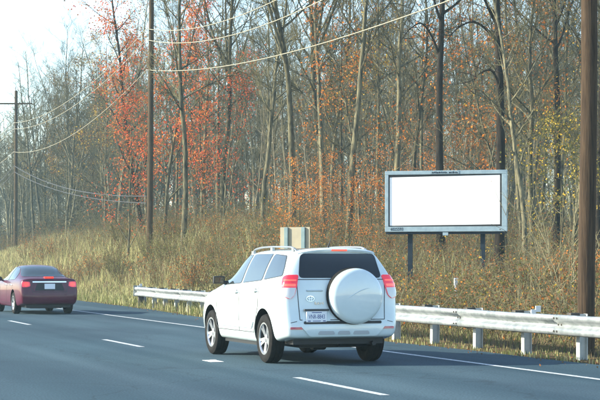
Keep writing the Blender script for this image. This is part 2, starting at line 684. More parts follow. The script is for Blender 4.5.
def patch(bvh, poly, view, name, material, parent, off=0.004, thick=0.02, step=0.06):
    """A panel cut to poly, laid on the body where a straight look along the view axis meets it."""
    o0, U, V, D = VIEWS[view]
    pts = []
    k = len(poly)
    for i in range(k):
        a, c = Vector(poly[i]), Vector(poly[(i + 1) % k])
        n = max(1, int((c - a).length / step))
        for j in range(n):
            pts.append(a + (c - a) * j / n)
    nb = len(pts)
    edges = [(i, (i + 1) % nb) for i in range(nb)]
    xs_ = [p.x for p in pts]
    ys_ = [p.y for p in pts]

    def inside(x, y):
        c = False
        j = nb - 1
        for i in range(nb):
            if (ys_[i] > y) != (ys_[j] > y) and x < (xs_[j] - xs_[i]) * (y - ys_[i]) / (ys_[j] - ys_[i]) + xs_[i]:
                c = not c
            j = i
        return c
    x = min(xs_) + step * 0.5
    while x < max(xs_):
        y = min(ys_) + step * 0.5
        while y < max(ys_):
            if inside(x, y):
                pts.append(Vector((x, y)))
            y += step
        x += step
    vc, _, fc, *_ = delaunay_2d_cdt(pts, edges, [], 1, 1e-5)
    top, bot = [], []
    for p in vc:
        org = o0 + U * p.x + V * p.y
        hit, nrm, _, _ = bvh.ray_cast(org, D)
        if hit is None:
            hit, nrm, _, _ = bvh.find_nearest(org + D * 3.2)
        if nrm.dot(D) > 0:
            nrm = -nrm
        top.append(hit + nrm * off)
        bot.append(hit - nrm * (thick - off))
    b = MB()
    b.v = [tuple(q) for q in top] + [tuple(q) for q in bot]
    N = len(vc)
    cnt = {}
    want = -D
    for t in fc:
        a, c, d = (top[i] for i in t[:3])
        if (c - a).cross(d - a).dot(want) < 0:
            t = t[::-1]
        b.f.append(tuple(t))
        b.m.append(0)
        for i in range(len(t)):
            e = (t[i], t[(i + 1) % len(t)])
            cnt[e] = cnt.get(e, 0) + 1
    for (i, j) in list(cnt):
        if (j, i) not in cnt:
            b.f.append((j, i, N + i, N + j))
            b.m.append(0)
    return b.build(name, material, parent, smooth=True, angle=35)


def surf(bvh, view, a, c):
    o0, U, V, D = VIEWS[view]
    hit, nrm, _, _ = bvh.ray_cast(o0 + U * a + V * c, D)
    if hit is None:
        hit, nrm, _, _ = bvh.find_nearest(o0 + U * a + V * c + D * 3.2)
    if nrm.dot(D) > 0:
        nrm = -nrm
    return hit, nrm


def line(bvh, p, q, w, view, name, material, parent, off=0.002, thick=0.01):
    p, q = Vector(p), Vector(q)
    d = (q - p).normalized()
    n = Vector((-d.y, d.x)) * w / 2
    return patch(bvh, [tuple(p + n), tuple(p - n), tuple(q - n), tuple(q + n)], view, name, material, parent, off, thick, 0.08)


def wheel(root, x, y, r, wid, side, spokes=5):
    """Tyre and alloy rim; side = +1 shows its face to the car's left."""
    h = wid / 2
    M = Matrix.Translation((x, y, r)) @ Matrix.Diagonal((1, side, 1, 1))
    b = MB()
    rr = r * 0.635
    b.lathe([(rr, -h * 0.9), (rr + 0.03, -h), (r - 0.05, -h * 1.02), (r - 0.014, -h * 0.86), (r, -h * 0.6), (r, -h * 0.33), (r - 0.009, -h * 0.30), (r - 0.009, -h * 0.24), (r, -h * 0.21),
             (r, h * 0.21), (r - 0.009, h * 0.24), (r - 0.009, h * 0.30), (r, h * 0.33), (r, h * 0.6), (r - 0.014, h * 0.86), (r - 0.05, h * 1.02), (rr + 0.03, h), (rr + 0.012, h * 0.95), (rr, h * 0.86), (rr, -h * 0.9)], 40, M=M)
    t = b.build('tyre', 'rubber', root, smooth=True, angle=30)
    b = MB()
    b.lathe([(rr + 0.004, -h * 0.8), (rr + 0.006, h * 0.86), (rr + 0.012, h * 0.93), (rr - 0.012, h * 0.93), (rr - 0.022, h * 0.75), (rr - 0.03, h * 0.1), (0.05, h * 0.05)], 40, M=M, mats=[0, 0, 0, 0, 1, 1])
    for k in range(spokes):
        for dd in (-0.16, 0.16):
            a = 2 * math.pi * k / spokes + 0.3
            A = M @ Matrix.Rotation(a, 4, 'Y')
            tw = Matrix.Rotation(dd, 4, 'Y')
            i0 = len(b.v)
            w0, w1 = rr * 0.115, rr * 0.085
            for (q, z, yf) in ((0.16 * rr, w0, 0.62), (rr - 0.014, w1, 0.80)):
                for sz in (-1, 1):
                    for yy_ in (h * yf, h * yf - 0.045):
                        b.v.append(tuple(A @ (tw @ Vector((q, yy_, sz * z)))))
            for qd in ((0, 2, 6, 4), (1, 5, 7, 3), (0, 4, 5, 1), (2, 3, 7, 6), (4, 6, 7, 5)):
                b.f.append(tuple(i0 + e for e in qd))
                b.m.append(0)
    b.lathe([(rr * 0.27, h * 0.45), (rr * 0.25, h * 0.66), (rr * 0.12, h * 0.72), (0.001, h * 0.73)], 20, M=M)
    rim = b.build('rim', ['alloy', 'black_plastic'], t, smooth=True, angle=30)
    return t


def text_mesh(txt, size, name, material, parent, M, extr=0.002, squeeze=1.0):
    cu = bpy.data.curves.new(name, 'FONT')
    cu.body = txt
    cu.size = size
    cu.extrude = extr
    cu.resolution_u = 3
    cu.align_x = 'CENTER'
    cu.align_y = 'CENTER'
    to = bpy.data.objects.new(name, cu)
    COL.objects.link(to)
    dg = bpy.context.evaluated_depsgraph_get()
    me = bpy.data.meshes.new_from_object(to.evaluated_get(dg))
    bpy.data.objects.remove(to)
    me.transform(M @ Matrix.Diagonal((squeeze, 1, 1, 1)))
    me.materials.clear()
    me.materials.append(MATS[material])
    return link(name, me, parent)


REAR_TEXT = Matrix(((0, 0, -1, 0), (-1, 0, 0, 0), (0, 1, 0, 0), (0, 0, 0, 1)))   # text plane seen from behind the car


def ellipse(cx, cy, a, c, n=28):
    return [(cx + a * math.cos(2 * math.pi * i / n), cy + c * math.sin(2 * math.pi * i / n)) for i in range(n)]


def ring_tube(b, cen, nrm, a, c, r, n=28):
    nrm = nrm.normalized()
    u = Vector((0, 1, 0))
    u = (u - nrm * u.dot(nrm)).normalized()
    w = nrm.cross(u)
    pts = [tuple(cen + u * a * math.cos(2 * math.pi * i / n) + w * c * math.sin(2 * math.pi * i / n)) for i in range(n + 1)]
    b.tube(pts, [r] * (n + 1), 5)


# ---- the white SUV
SUV = dict(paint='paint_white', bulge=0.035, axles=(0.86, 3.52), wheel_r=0.362, arch=0.43,
           stations=[0.0, 0.05, 0.16, 0.34, 0.6, 0.9, 1.3, 1.75, 2.2, 2.55, 2.9, 3.2, 3.42, 3.7, 4.0, 4.22, 4.34, 4.38],
           narrow={0: 0.955, 1: 0.988, 17: 0.86, 16: 0.94, 15: 0.975},
           w=[(0, 0.885), (0.16, 0.905), (0.9, 0.917), (2.2, 0.905), (3.5, 0.915), (4.1, 0.885), (4.38, 0.80)],
           zb=[(0, 0.40), (0.3, 0.34), (0.9, 0.27), (3.4, 0.27), (4.0, 0.28), (4.38, 0.33)],
           belt=[(0, 1.235), (1.0, 1.19), (2.3, 1.13), (3.1, 1.08), (3.4, 1.03), (4.0, 0.95), (4.38, 0.80)],
           top=[(0, 1.672), (0.3, 1.69), (0.8, 1.705), (1.7, 1.712), (2.25, 1.695), (2.55, 1.635), (2.9, 1.45), (3.2, 1.255), (3.42, 1.115), (3.7, 1.075), (4.0, 1.02), (4.22, 0.95), (4.38, 0.86)],
           wr=[(0, 0.655), (0.6, 0.675), (1.8, 0.675), (2.6, 0.65), (3.4, 0.60), (4.38, 0.6)],
           rear=[(0.36, 0.02), (0.42, -0.055), (0.58, -0.06), (0.63, -0.01), (1.0, 0.0), (1.22, 0.035), (1.5, 0.15), (1.60, 0.17), (1.68, 0.13), (1.72, 0.13)],
           front=[(0.3, -0.06), (0.5, 0.0), (0.8, -0.02), (1.0, -0.12)])
suv = tag(empty('suv', (-2.05 + math.sin(R(1.4)) * 0.86, 24.0 - 0.86, 0), R(91.4)),
          'white compact SUV with a covered spare wheel on its tailgate, driving beside the guardrail', 'SUV')
body, bv = car_shell(SUV, 'body', suv)

sw = {'front': [(3.06, 1.135), (2.09, 1.175), (2.09, 1.60), (2.46, 1.575), (2.80, 1.36)],
      'rear': [(2.00, 1.18), (1.08, 1.225), (1.12, 1.61), (2.00, 1.605)],
      'quarter': [(0.99, 1.235), (0.24, 1.295), (0.33, 1.42), (0.50, 1.575), (1.03, 1.608)]}
for view in ('L', 'Rt'):
    for kname, p in sw.items():
        patch(bv, rpoly(grow(p, 0.018), 0.05), view, 'window_seal', 'black_plastic', body, 0.003, 0.02, 0.07)
        patch(bv, rpoly(p, 0.04), view, 'window', 'glass_side', body, 0.006, 0.02, 0.07)
    for p, q in (((3.20, 0.50), (3.17, 1.07)), ((2.045, 0.44), (2.045, 1.165)), ((1.10, 0.84), (1.105, 1.205)), ((1.10, 0.84), (1.32, 0.44)), ((1.32, 0.44), (3.10, 0.44)), ((3.10, 0.44), (3.20, 0.50))):
        line(bv, p, q, 0.011 if abs(p[1] - q[1]) < 0.2 else 0.024, view, 'door_seam', 'seam', body)
    patch(bv, rpoly([(3.00, 0.50), (1.40, 0.50), (1.30, 0.60), (3.02, 0.585)], 0.02), view, 'side_moulding', 'paint_white', body, 0.016, 0.03, 0.08)
    for hx, hz in ((2.20, 1.035), (1.24, 1.065)):
        h, n_ = surf(bv, view, hx, hz)
        sg = 1 if view == 'L' else -1
        b = MB()
        b.tube([(h.x - 0.10, h.y - sg * 0.005, h.z), (h.x - 0.08, h.y + sg * 0.028, h.z), (h.x, h.y + sg * 0.036, h.z), (h.x + 0.08, h.y + sg * 0.028, h.z), (h.x + 0.10, h.y - sg * 0.005, h.z)], [0.013, 0.016, 0.017, 0.016, 0.013], 8)
        b.build('door_handle', 'paint_white', body, smooth=True)
        patch(bv, ellipse(hx, hz, 0.075, 0.032, 16), view, 'handle_cup', 'seam', body, 0.002, 0.01, 0.05)
    # door mirror
    sg = 1 if view == 'L' else -1
    h, n_ = surf(bv, view, 2.93, 1.16)
    b = MB()
    M = Matrix.Translation((2.95, h.y + sg * 0.125, 1.21)) @ Matrix.Rotation(sg * R(-8), 4, 'Z')
    b.box(-0.02, 0.065, -0.088, 0.092, -0.058, 0.062, M=M)
    b.tube([(2.93, h.y - sg * 0.02, 1.165), (2.94, h.y + sg * 0.06, 1.175)], [0.035, 0.03], 8)
    mi = b.build('door_mirror', 'black_plastic', suv, smooth=True, bevel=0.03)
    mi.modifiers[0].segments = 4
    b = MB()
    b.box(-0.025, -0.018, -0.07, 0.074, -0.042, 0.046, M=M)
    b.build('mirror_glass', 'glass_dark', mi)

# windscreen, bonnet seam, head lamps
patch(bv, rpoly([(0.60, 1.16), (0.52, 1.56), (-0.52, 1.56), (-0.60, 1.16)], 0.06), 'F', 'windscreen', 'glass_dark', body, 0.005)
for s_ in (1, -1):
    patch(bv, rpoly([(s_ * 0.50, 0.80), (s_ * 0.74, 0.82), (s_ * 0.76, 0.95), (s_ * 0.55, 0.90)], 0.03), 'F', 'head_lamp', 'lamp_clear', body, 0.006)
patch(bv, rpoly([(0.42, 0.78), (0.40, 0.88), (-0.40, 0.88), (-0.42, 0.78)], 0.03), 'F', 'grille', 'black_plastic', body, 0.005)

# tailgate
patch(bv, rpoly([(0.645, 1.262), (0.575, 1.615), (-0.575, 1.615), (-0.645, 1.262)], 0.07), 'B', 'rear_window', 'glass_dark', body, 0.006, 0.025)
for p, q in (((0.655, 0.66), (0.685, 1.24)), ((-0.655, 0.66), (-0.685, 1.24)), ((0.655, 0.66), (-0.655, 0.66)), ((0.685, 1.24), (-0.685, 1.24))):
    line(bv, p, q, 0.012, 'B', 'tailgate_seam', 'seam', body)
# spoiler lip with the high brake lamp
b = MB()
n = 14
for i in range(n + 1):
    y = -0.60 + 1.2 * i / n
    e = 1 - (abs(y) / 0.62) ** 4 * 0.25
    for (dx, z) in ((0.16, 1.705), (0.04, 1.70), (-0.015, 1.675), (0.0, 1.645), (0.16, 1.62)):
        b.v.append((0.10 + dx * e + (1 - e) * 0.5, y, z - (y * y) * 0.07 - 0.03 * (abs(y) / 0.6) ** 4))
for i in range(n):
    for j in range(4):
        b.f.append((i * 5 + j, i * 5 + j + 1, (i + 1) * 5 + j + 1, (i + 1) * 5 + j))
        b.m.append(0)
b.f += [tuple(range(5))[::-1], tuple(n * 5 + j for j in range(5))]
b.m += [0, 0]
sp = b.build('spoiler', 'paint_white', suv, smooth=True, angle=50)
b = MB()
b.box(0.082, 0.12, -0.12, 0.12, 1.652, 1.678)
b.build('high_brake_lamp', 'lamp_red_lit', sp, bevel=0.004)

# tail lamps wrap the rear corners
for view, sg, yc in (('CL', 1, 0), ('CR', -1, 0)):
    out = [(-0.065, 1.305), (0.10, 1.30), (0.175, 1.27), (0.15, 1.12), (0.085, 0.985), (0.01, 0.955), (-0.045, 1.01), (-0.07, 1.15)]
    A0, U, V, D = VIEWS[view]
    a0 = (Vector((0.03, sg * 0.80, 1.1)) - A0).dot(U)

    def corner(pts):
        return [(a0 + (t - 0.035) * 0.9 * sg, z) for t, z in pts]
    tl = patch(bv, rpoly(corner(out), 0.03), view, 'tail_lamp', 'lamp_red', suv, 0.016, 0.035, 0.04)

    def seg(pts, nm, mt, off):
        return patch(bv, rpoly(corner(pts), 0.012), view, nm, mt, tl, off, 0.02, 0.035)
    seg([(-0.058, 1.12), (0.14, 1.12), (0.082, 0.992), (0.008, 0.962), (-0.042, 1.015)], 'reversing_lens', 'lamp_clear', 0.020)
    seg([(-0.05, 1.235), (0.13, 1.235), (0.135, 1.215), (-0.05, 1.215)], 'lens_band', 'lamp_amber', 0.020)
    seg([(-0.05, 1.175), (0.125, 1.175), (0.12, 1.14), (-0.05, 1.14)], 'lens_band', 'lamp_amber', 0.020)

# spare wheel with its hard cover
SY, SZ = -0.17, 1.0
M = Matrix.Translation((-0.02, SY, SZ)) @ Matrix.Rotation(R(90), 4, 'Z')
b = MB()
b.lathe([(0.20, -0.10), (0.395, -0.10), (0.416, -0.04), (0.418, 0.05), (0.40, 0.075)], 48, M=M)
spare = b.build('spare_tyre', 'rubber', suv, smooth=True)
b = MB()
b.lathe([(0.398, 0.06), (0.404, 0.07), (0.404, 0.135), (0.394, 0.167), (0.368, 0.192), (0.33, 0.205), (0.20, 0.222), (0.08, 0.228), (0.001, 0.229)], 56, M=M)
cov = b.build('spare_cover', 'paint_white', suv, smooth=True, angle=60)
b = MB()
pts, rad = [], []
for i in range(15):
    t = i / 14
    y = 0.26 - 0.50 * t
    z = -0.10 + 0.20 * math.sin(t * 1.75) + 0.02 * t
    r_ = math.hypot(y, z)
    dep = tab(r_, [(0, 0.229), (0.08, 0.228), (0.20, 0.222), (0.33, 0.205), (0.372, 0.192)])
    pts.append((-0.02 - dep + 0.006, SY + y, SZ + z))
    rad.append(0.003 + 0.008 * math.sin(math.pi * t))
b.tube(pts, rad, 8)
b.build('cover_crease', 'paint_white', cov, smooth=True)
b = MB()
b.box(-0.03, 0.06, SY - 0.12, SY + 0.12, SZ - 0.12, SZ + 0.12)
b.build('spare_carrier', 'black_plastic', suv)

# licence plate, badge and lettering
h, n_ = surf(bv, 'B', 0.375, 0.71)
b = MB()
patch(bv, rpoly([(0.62, 0.625), (0.62, 0.805), (0.20, 0.805), (0.20, 0.625)], 0.02), 'B', 'plate_recess', 'paint_white', body, 0.004, 0.02, 0.08)
b.box(h.x - 0.035, h.x + 0.01, 0.22, 0.60, 0.79, 0.818)
b.build('plate_garnish', 'seam', body, bevel=0.006)
b = MB()
b.box(h.x - 0.026, h.x - 0.006, 0.41 - 0.158, 0.41 + 0.158, 0.628, 0.786)
pl = b.build('licence_plate', 'plate_white', suv, bevel=0.004)
px_ = h.x - 0.0265
text_mesh('VNR-8843', 0.088, 'plate_number', 'plate_blue', pl, Matrix.Translation((px_, 0.41, 0.705)) @ REAR_TEXT, 0.001, 0.66)
for (y0, y1, z0, z1) in ((0.335, 0.485, 0.762, 0.772), (0.275, 0.315, 0.639, 0.652), (0.505, 0.545, 0.639, 0.652), (0.35, 0.47, 0.641, 0.650)):
    b = MB()
    b.box(px_ - 0.002, px_ + 0.004, y0, y1, z0, z1)
    b.build('plate_print', 'plate_blue', pl)
h, n_ = surf(bv, 'B', 0.49, 0.965)
b = MB()
e = h + n_ * 0.008
ring_tube(b, e, n_, 0.058, 0.040, 0.0065)
ring_tube(b, e, n_, 0.020, 0.038, 0.005, 20)
ring_tube(b, e + Vector((0, 0, 0.016)), n_, 0.040, 0.018, 0.005, 20)
b.build('maker_badge', 'chrome', suv, smooth=True)
h, n_ = surf(bv, 'B', 0.37, 0.895)
text_mesh('RAV4', 0.06, 'model_badge', 'chrome', suv, Matrix.Translation((h.x - 0.006, 0.36, 0.895)) @ REAR_TEXT, 0.003)
b = MB()
for i in range(9):
    y = 0.30 + 0.24 * i / 8
    q, nn = surf(bv, 'B', y, 1.08)
    b.v += [tuple(q + nn * 0.001 + Vector((0, 0, 0.014))), tuple(q + nn * 0.022), tuple(q + nn * 0.001 + Vector((0, 0, -0.016)))]
for i in range(8):
    for j in range(2):
        b.f.append((i * 3 + j, i * 3 + j + 1, i * 3 + 4 + j, i * 3 + 3 + j))
        b.m.append(0)
b.build('tailgate_handle', 'paint_white', suv, smooth=True)

# rear bumper: step, reflectors, lower garnish
patch(bv, rpoly([(0.60, 0.600), (0.60, 0.640), (-0.60, 0.640), (-0.60, 0.600)], 0.015), 'B', 'bumper_step', 'black_plastic', suv, 0.010, 0.03)
bp_ = patch(bv, rpoly([(0.66, 0.575), (0.52, 0.43), (-0.52, 0.43), (-0.66, 0.575)], 0.04), 'B', 'bumper_garnish', 'paint_white', suv, 0.022, 0.04)
for y0, y1 in ((0.40, 0.14), (0.10, -0.10), (-0.14, -0.40)):
    patch(bv, rpoly([(y0, 0.455), (y0 - 0.02, 0.50), (y1 + 0.02, 0.50), (y1, 0.455)], 0.02), 'B', 'skid_pad', 'grey_plastic', bp_, 0.027, 0.03)
for s_ in (1, -1):
    patch(bv, rpoly([(s_ * 0.62, 0.525), (s_ * 0.62, 0.558), (s_ * 0.80, 0.558), (s_ * 0.80, 0.525)], 0.01), 'B', 'bumper_reflector', 'reflector_red', suv, 0.012, 0.025)
    line(bv, (s_ * 0.70, 0.64), (s_ * 0.88, 0.60), 0.010, 'B', 'bumper_seam', 'seam', body)
# underside: floor pan, axle, exhaust
b = MB()
b.box(0.12, 0.52, -0.70, 0.70, 0.30, 0.44)
b.box(0.45, 4.05, -0.48, 0.48, 0.235, 0.36)
b.tube([(0.86, -0.7, 0.33), (0.86, 0.7, 0.33)], [0.05, 0.05], 10)
b.tube([(0.86, -0.06, 0.31), (0.86, 0.14, 0.31)], [0.13, 0.13], 12)
b.box(1.3, 3.05, 0.70, 0.80, 0.24, 0.31)
b.box(1.3, 3.05, -0.80, -0.70, 0.24, 0.31)
b.build('underbody', 'black_plastic', suv)
b = MB()
b.tube([(0.02, -0.52, 0.31), (0.35, -0.52, 0.31)], [0.032, 0.032], 12)
b.tube([(0.36, -0.52, 0.33), (0.38, -0.10, 0.33)], [0.08, 0.08], 12)
b.build('exhaust', 'black_plastic', suv, smooth=True)
# roof rails
for s_ in (1, -1):
    pts, rad = [], []
    for i in range(17):
        t = i / 16
        x = 0.34 + 2.2 * t
        hh, _ = surf(bv, 'T', x, s_ * 0.555)
        lift = 0.062 * min(1, sstep(0, 0.09, t), sstep(0, 0.12, 1 - t))
        pts.append((x, s_ * 0.555, hh.z + lift - 0.004))
        rad.append(0.014)
    b = MB()
    b.tube(pts, rad, 10)
    for x in (0.5, 1.45, 2.35):
        hh, _ = surf(bv, 'T', x, s_ * 0.555)
        b.box(x - 0.05, x + 0.05, s_ * 0.555 - 0.018, s_ * 0.555 + 0.018, hh.z - 0.01, hh.z + 0.05)
    b.build('roof_rail', 'rail_grey', suv, smooth=True)
hh, _ = surf(bv, 'T', 0.55, 0.0)
b = MB()
b.tube([(0.55, 0, hh.z - 0.005), (0.54, 0, hh.z + 0.03), (0.40, 0, hh.z + 0.16)], [0.03, 0.014, 0.004], 8)
b.build('roof_aerial', 'black_plastic', suv)
for ax in SUV['axles']:
    for s_ in (1, -1):
        wheel(suv, ax, s_ * 0.79, 0.362, 0.225, s_)

# ---- the maroon saloon ahead
SED = dict(paint='paint_maroon', bulge=0.05, axles=(1.06, 3.76), wheel_r=0.325, arch=0.385,
           stations=[0.0, 0.05, 0.16, 0.4, 0.72, 0.95, 1.2, 1.5, 1.85, 2.2, 2.6, 2.95, 3.3, 3.6, 4.0, 4.4, 4.65, 4.76],
           narrow={0: 0.95, 1: 0.985, 17: 0.80, 16: 0.92},
           w=[(0, 0.85), (0.3, 0.875), (1.1, 0.888), (3.7, 0.885), (4.4, 0.84), (4.76, 0.72)],
           zb=[(0, 0.30), (0.4, 0.24), (1.0, 0.19), (3.8, 0.19), (4.76, 0.24)],
           belt=[(0, 0.985), (0.6, 0.985), (1.5, 0.965), (3.2, 0.93), (3.6, 0.91), (4.3, 0.83), (4.76, 0.68)],
           top=[(0, 1.065), (0.4, 1.075), (0.72, 1.075), (0.95, 1.20), (1.2, 1.325), (1.5, 1.42), (1.85, 1.455), (2.2, 1.46), (2.6, 1.42), (2.95, 1.28), (3.3, 1.10), (3.6, 1.0), (4.0, 0.95), (4.4, 0.88), (4.76, 0.74)],
           wr=[(0, 0.62), (1.5, 0.60), (2.4, 0.60), (4.76, 0.6)],
           rear=[(0.3, 0.03), (0.38, -0.03), (0.60, -0.035), (0.68, 0.0), (1.0, 0.03), (1.08, 0.06)],
           front=[(0.3, -0.05), (0.55, 0.0), (0.75, -0.06)])
sedan = tag(empty('sedan', (-1.55 + math.sin(R(1.5)) * 1.06, 50.6 - 1.06, 0), R(91.5)), 'dark maroon four-door saloon with its brake lamps lit, ahead in the same lane', 'car')
sbody, sv = car_shell(SED, 'body', sedan)
for view in ('L', 'Rt'):
    for p in ([(3.10, 0.985), (2.10, 0.995), (2.10, 1.385), (2.55, 1.36), (2.85, 1.20)], [(2.03, 1.0), (1.15, 1.02), (1.35, 1.24), (1.62, 1.36), (2.03, 1.385)]):
        patch(sv, rpoly(grow(p, 0.016), 0.04), view, 'window_seal', 'black_plastic', sbody, 0.003, 0.02, 0.08)
        patch(sv, rpoly(p, 0.04), view, 'window', 'glass_side', sbody, 0.006, 0.02, 0.08)
    for p, q in (((2.07, 0.32), (2.07, 0.97)), ((1.2, 0.75), (1.16, 0.98)), ((3.15, 0.32), (3.16, 0.94)), ((1.42, 0.32), (3.15, 0.32))):
        line(sv, p, q, 0.01, view, 'door_seam', 'black_plastic', sbody)
    for hx in (2.2, 1.32):
        h, n_ = surf(sv, view, hx, 0.86)
        sg = 1 if view == 'L' else -1
        b = MB()
        b.tube([(h.x - 0.09, h.y, h.z), (h.x - 0.06, h.y + sg * 0.03, h.z), (h.x + 0.06, h.y + sg * 0.03, h.z), (h.x + 0.09, h.y, h.z)], [0.014] * 4, 8)
        b.build('door_handle', 'chrome', sbody, smooth=True)
    sg = 1 if view == 'L' else -1
    b = MB()
    M = Matrix.Translation((2.95, sg * 0.96, 1.03))
    b.lathe([(0.001, -0.07), (0.6, -0.065), (0.9, -0.04), (1.0, 0.0), (1.0, 0.02)], 20, M=M @ Matrix.Rotation(R(90), 4, 'Z') @ Matrix.Diagonal((0.11, 1, 0.07, 1)))
    b.tube([(2.93, sg * 0.82, 0.97), (2.94, sg * 0.90, 1.0)], [0.03, 0.025], 8)
    mi = b.build('door_mirror', 'paint_maroon', sedan, smooth=True)
    b = MB()
    b.lathe([(1.0, 0.0), (0.001, 0.001)], 20, M=M @ Matrix.Translation((-0.018, 0, 0)) @ Matrix.Rotation(R(90), 4, 'Z') @ Matrix.Diagonal((0.103, 1, 0.064, 1)))
    b.build('mirror_glass', 'glass_dark', mi)
patch(sv, rpoly([(0.66, 1.105), (0.52, 1.405), (-0.52, 1.405), (-0.66, 1.105)], 0.06), 'B', 'rear_window', 'glass_side', sbody, 0.006, 0.02, 0.06)
patch(sv, rpoly([(0.62, 1.03), (0.50, 1.38), (-0.50, 1.38), (-0.62, 1.03)], 0.06), 'F', 'windscreen', 'glass_dark', sbody, 0.006, 0.02, 0.06)
for s_ in (1, -1):
    t = patch(sv, rpoly([(s_ * 0.56, 0.83), (s_ * 0.58, 0.96), (s_ * 0.79, 0.965), (s_ * 0.80, 0.80), (s_ * 0.66, 0.80)], 0.04), 'B', 'tail_lamp', 'lamp_red', sedan, 0.01, 0.03, 0.05)
    patch(sv, ellipse(s_ * 0.685, 0.885, 0.075, 0.058, 20), 'B', 'brake_lens', 'lamp_red_lit', t, 0.016, 0.02, 0.04)
patch(sv, rpoly([(0.50, 0.935), (0.50, 0.972), (-0.50, 0.972), (-0.50, 0.935)], 0.012), 'B', 'chrome_strip', 'chrome', sedan, 0.012, 0.02)
patch(sv, rpoly([(0.44, 0.70), (0.36, 0.915), (-0.36, 0.915), (-0.44, 0.70)], 0.03), 'B', 'plate_recess', 'black_plastic', sbody, 0.003, 0.02)
h, n_ = surf(sv, 'B', 0, 0.82)
b = MB()
b.box(h.x - 0.03, h.x, -0.155, 0.155, 0.745, 0.90)
pl = b.build('licence_plate', 'plate_white', sedan, bevel=0.004)
for p, q in (((0.5, 0.66), (-0.5, 0.66)), ((0.5, 0.66), (0.52, 0.78)), ((-0.5, 0.66), (-0.52, 0.78)), ((0.52, 0.985), (-0.52, 0.985))):
    line(sv, p, q, 0.012, 'B', 'boot_seam', 'black_plastic', sbody)
b = MB()
b.box(0.03, 0.22, -0.13, 0.13, 1.055, 1.105)
b.build('high_brake_lamp', 'lamp_red_lit', sedan, bevel=0.006)
b = MB()
b.box(0.15, 0.62, -0.66, 0.66, 0.20, 0.33)
b.box(0.5, 4.3, -0.46, 0.46, 0.17, 0.26)
b.tube([(1.06, -0.7, 0.3), (1.06, 0.7, 0.3)], [0.04, 0.04], 8)
b.build('underbody', 'black_plastic', sedan)
for ax in SED['axles']:
    for s_ in (1, -1):
        wheel(sedan, ax, s_ * 0.775, 0.325, 0.205, s_, 6)

# ------------------------------------------------------------------ guardrail
def rail_x(y):
    return tab(y, [(-40, 1.72), (33, 1.72), (40, 2.02), (48, 2.50), (58.2, 3.05)])


guard = tag(empty('guardrail', (rail_x(22), 22, 0)), 'galvanised steel W-beam guardrail on posts along the right shoulder', 'guardrail')
PROF = [(0.000, 0.052), (0.012, 0.070), (0.030, 0.080), (0.075, 0.083), (0.102, 0.062), (0.132, 0.008), (0.156, 0.0), (0.180, 0.008), (0.210, 0.062), (0.237, 0.083), (0.282, 0.080), (0.300, 0.070), (0.312, 0.052)]
Y0, Y1, SEG, SP = 15.6, 57.9, 3.81, 1.905
gx0, gy0 = rail_x(22), 22.0
bolt_me = None
k = 0
y = Y1
while y > Y0:
    ya, yb_ = y - SEG - 0.16, y
    b = MB()
    stn = 5
    for i in range(stn + 1):
        yy_ = ya + (yb_ - ya) * i / stn
        lift = 0.003 * (k % 2)
        for (z, dd) in PROF:
            b.v.append((rail_x(yy_) - 0.02 - dd - lift - gx0, yy_ - gy0, 0.375 + z + 0.008 * hash_noise(yy_, 5)))
    m_ = len(PROF)
    for i in range(stn):
        for j in range(m_ - 1):
            b.f.append((i * m_ + j, i * m_ + j + 1, (i + 1) * m_ + j + 1, (i + 1) * m_ + j))
            b.m.append(0)
    o = b.build('rail_beam', 'galvanised', guard, smooth=True, angle=50)
    so_ = o.modifiers.new('thick', 'SOLIDIFY')
    so_.thickness = 0.004
    so_.offset = 0
    # splice bolts
    if y < 45:
        for (dy, z) in ((0.03, 0.43), (0.03, 0.53), (0.03, 0.63), (0.13, 0.43), (0.13, 0.53), (0.13, 0.63)):
            if bolt_me is None:
                c = MB()
                c.lathe([(0.017, 0.0), (0.016, 0.010), (0.008, 0.014), (0.001, 0.014)], 10, M=Matrix.Rotation(R(90), 4, 'Z'))
                bo_ = c.build('bolt', 'block_dark', guard)
                bolt_me = bo_.data
            else:
                bo_ = link('bolt', bolt_me, guard)
            yy_ = ya + dy
            dd = tab(z - 0.375, PROF)
            bo_.location = (rail_x(yy_) - 0.02 - dd - 0.006 - gx0, yy_ - gy0, z)
    y -= SEG
    k += 1
post_me = block_me = None
y = Y1 - 0.35
while y > Y0:
    if post_me is None:
        c = MB()
        c.box(0.0, 0.010, -0.055, 0.055, -0.25, 0.705)
        c.box(0.010, 0.130, -0.005, 0.005, -0.25, 0.703)
        c.box(0.130, 0.140, -0.055, 0.055, -0.25, 0.705)
        p_ = c.build('rail_post', 'post_steel', guard)
        post_me = p_.data
        c = MB()
        c.box(-0.155, -0.002, -0.065, 0.065, 0.36, 0.715)
        q_ = c.build('spacer_block', 'block_dark', guard)
        block_me = q_.data
    else:
        p_ = link('rail_post', post_me, guard)
        q_ = link('spacer_block', block_me, guard)
    rx = rail_x(y) + 0.138
    for o in (p_, q_):
        o.location = (rx - gx0, y - gy0, random.uniform(-0.008, 0.008))
        o.rotation_euler = (0, random.uniform(-0.012, 0.012), random.uniform(-0.03, 0.03))
    y -= SP
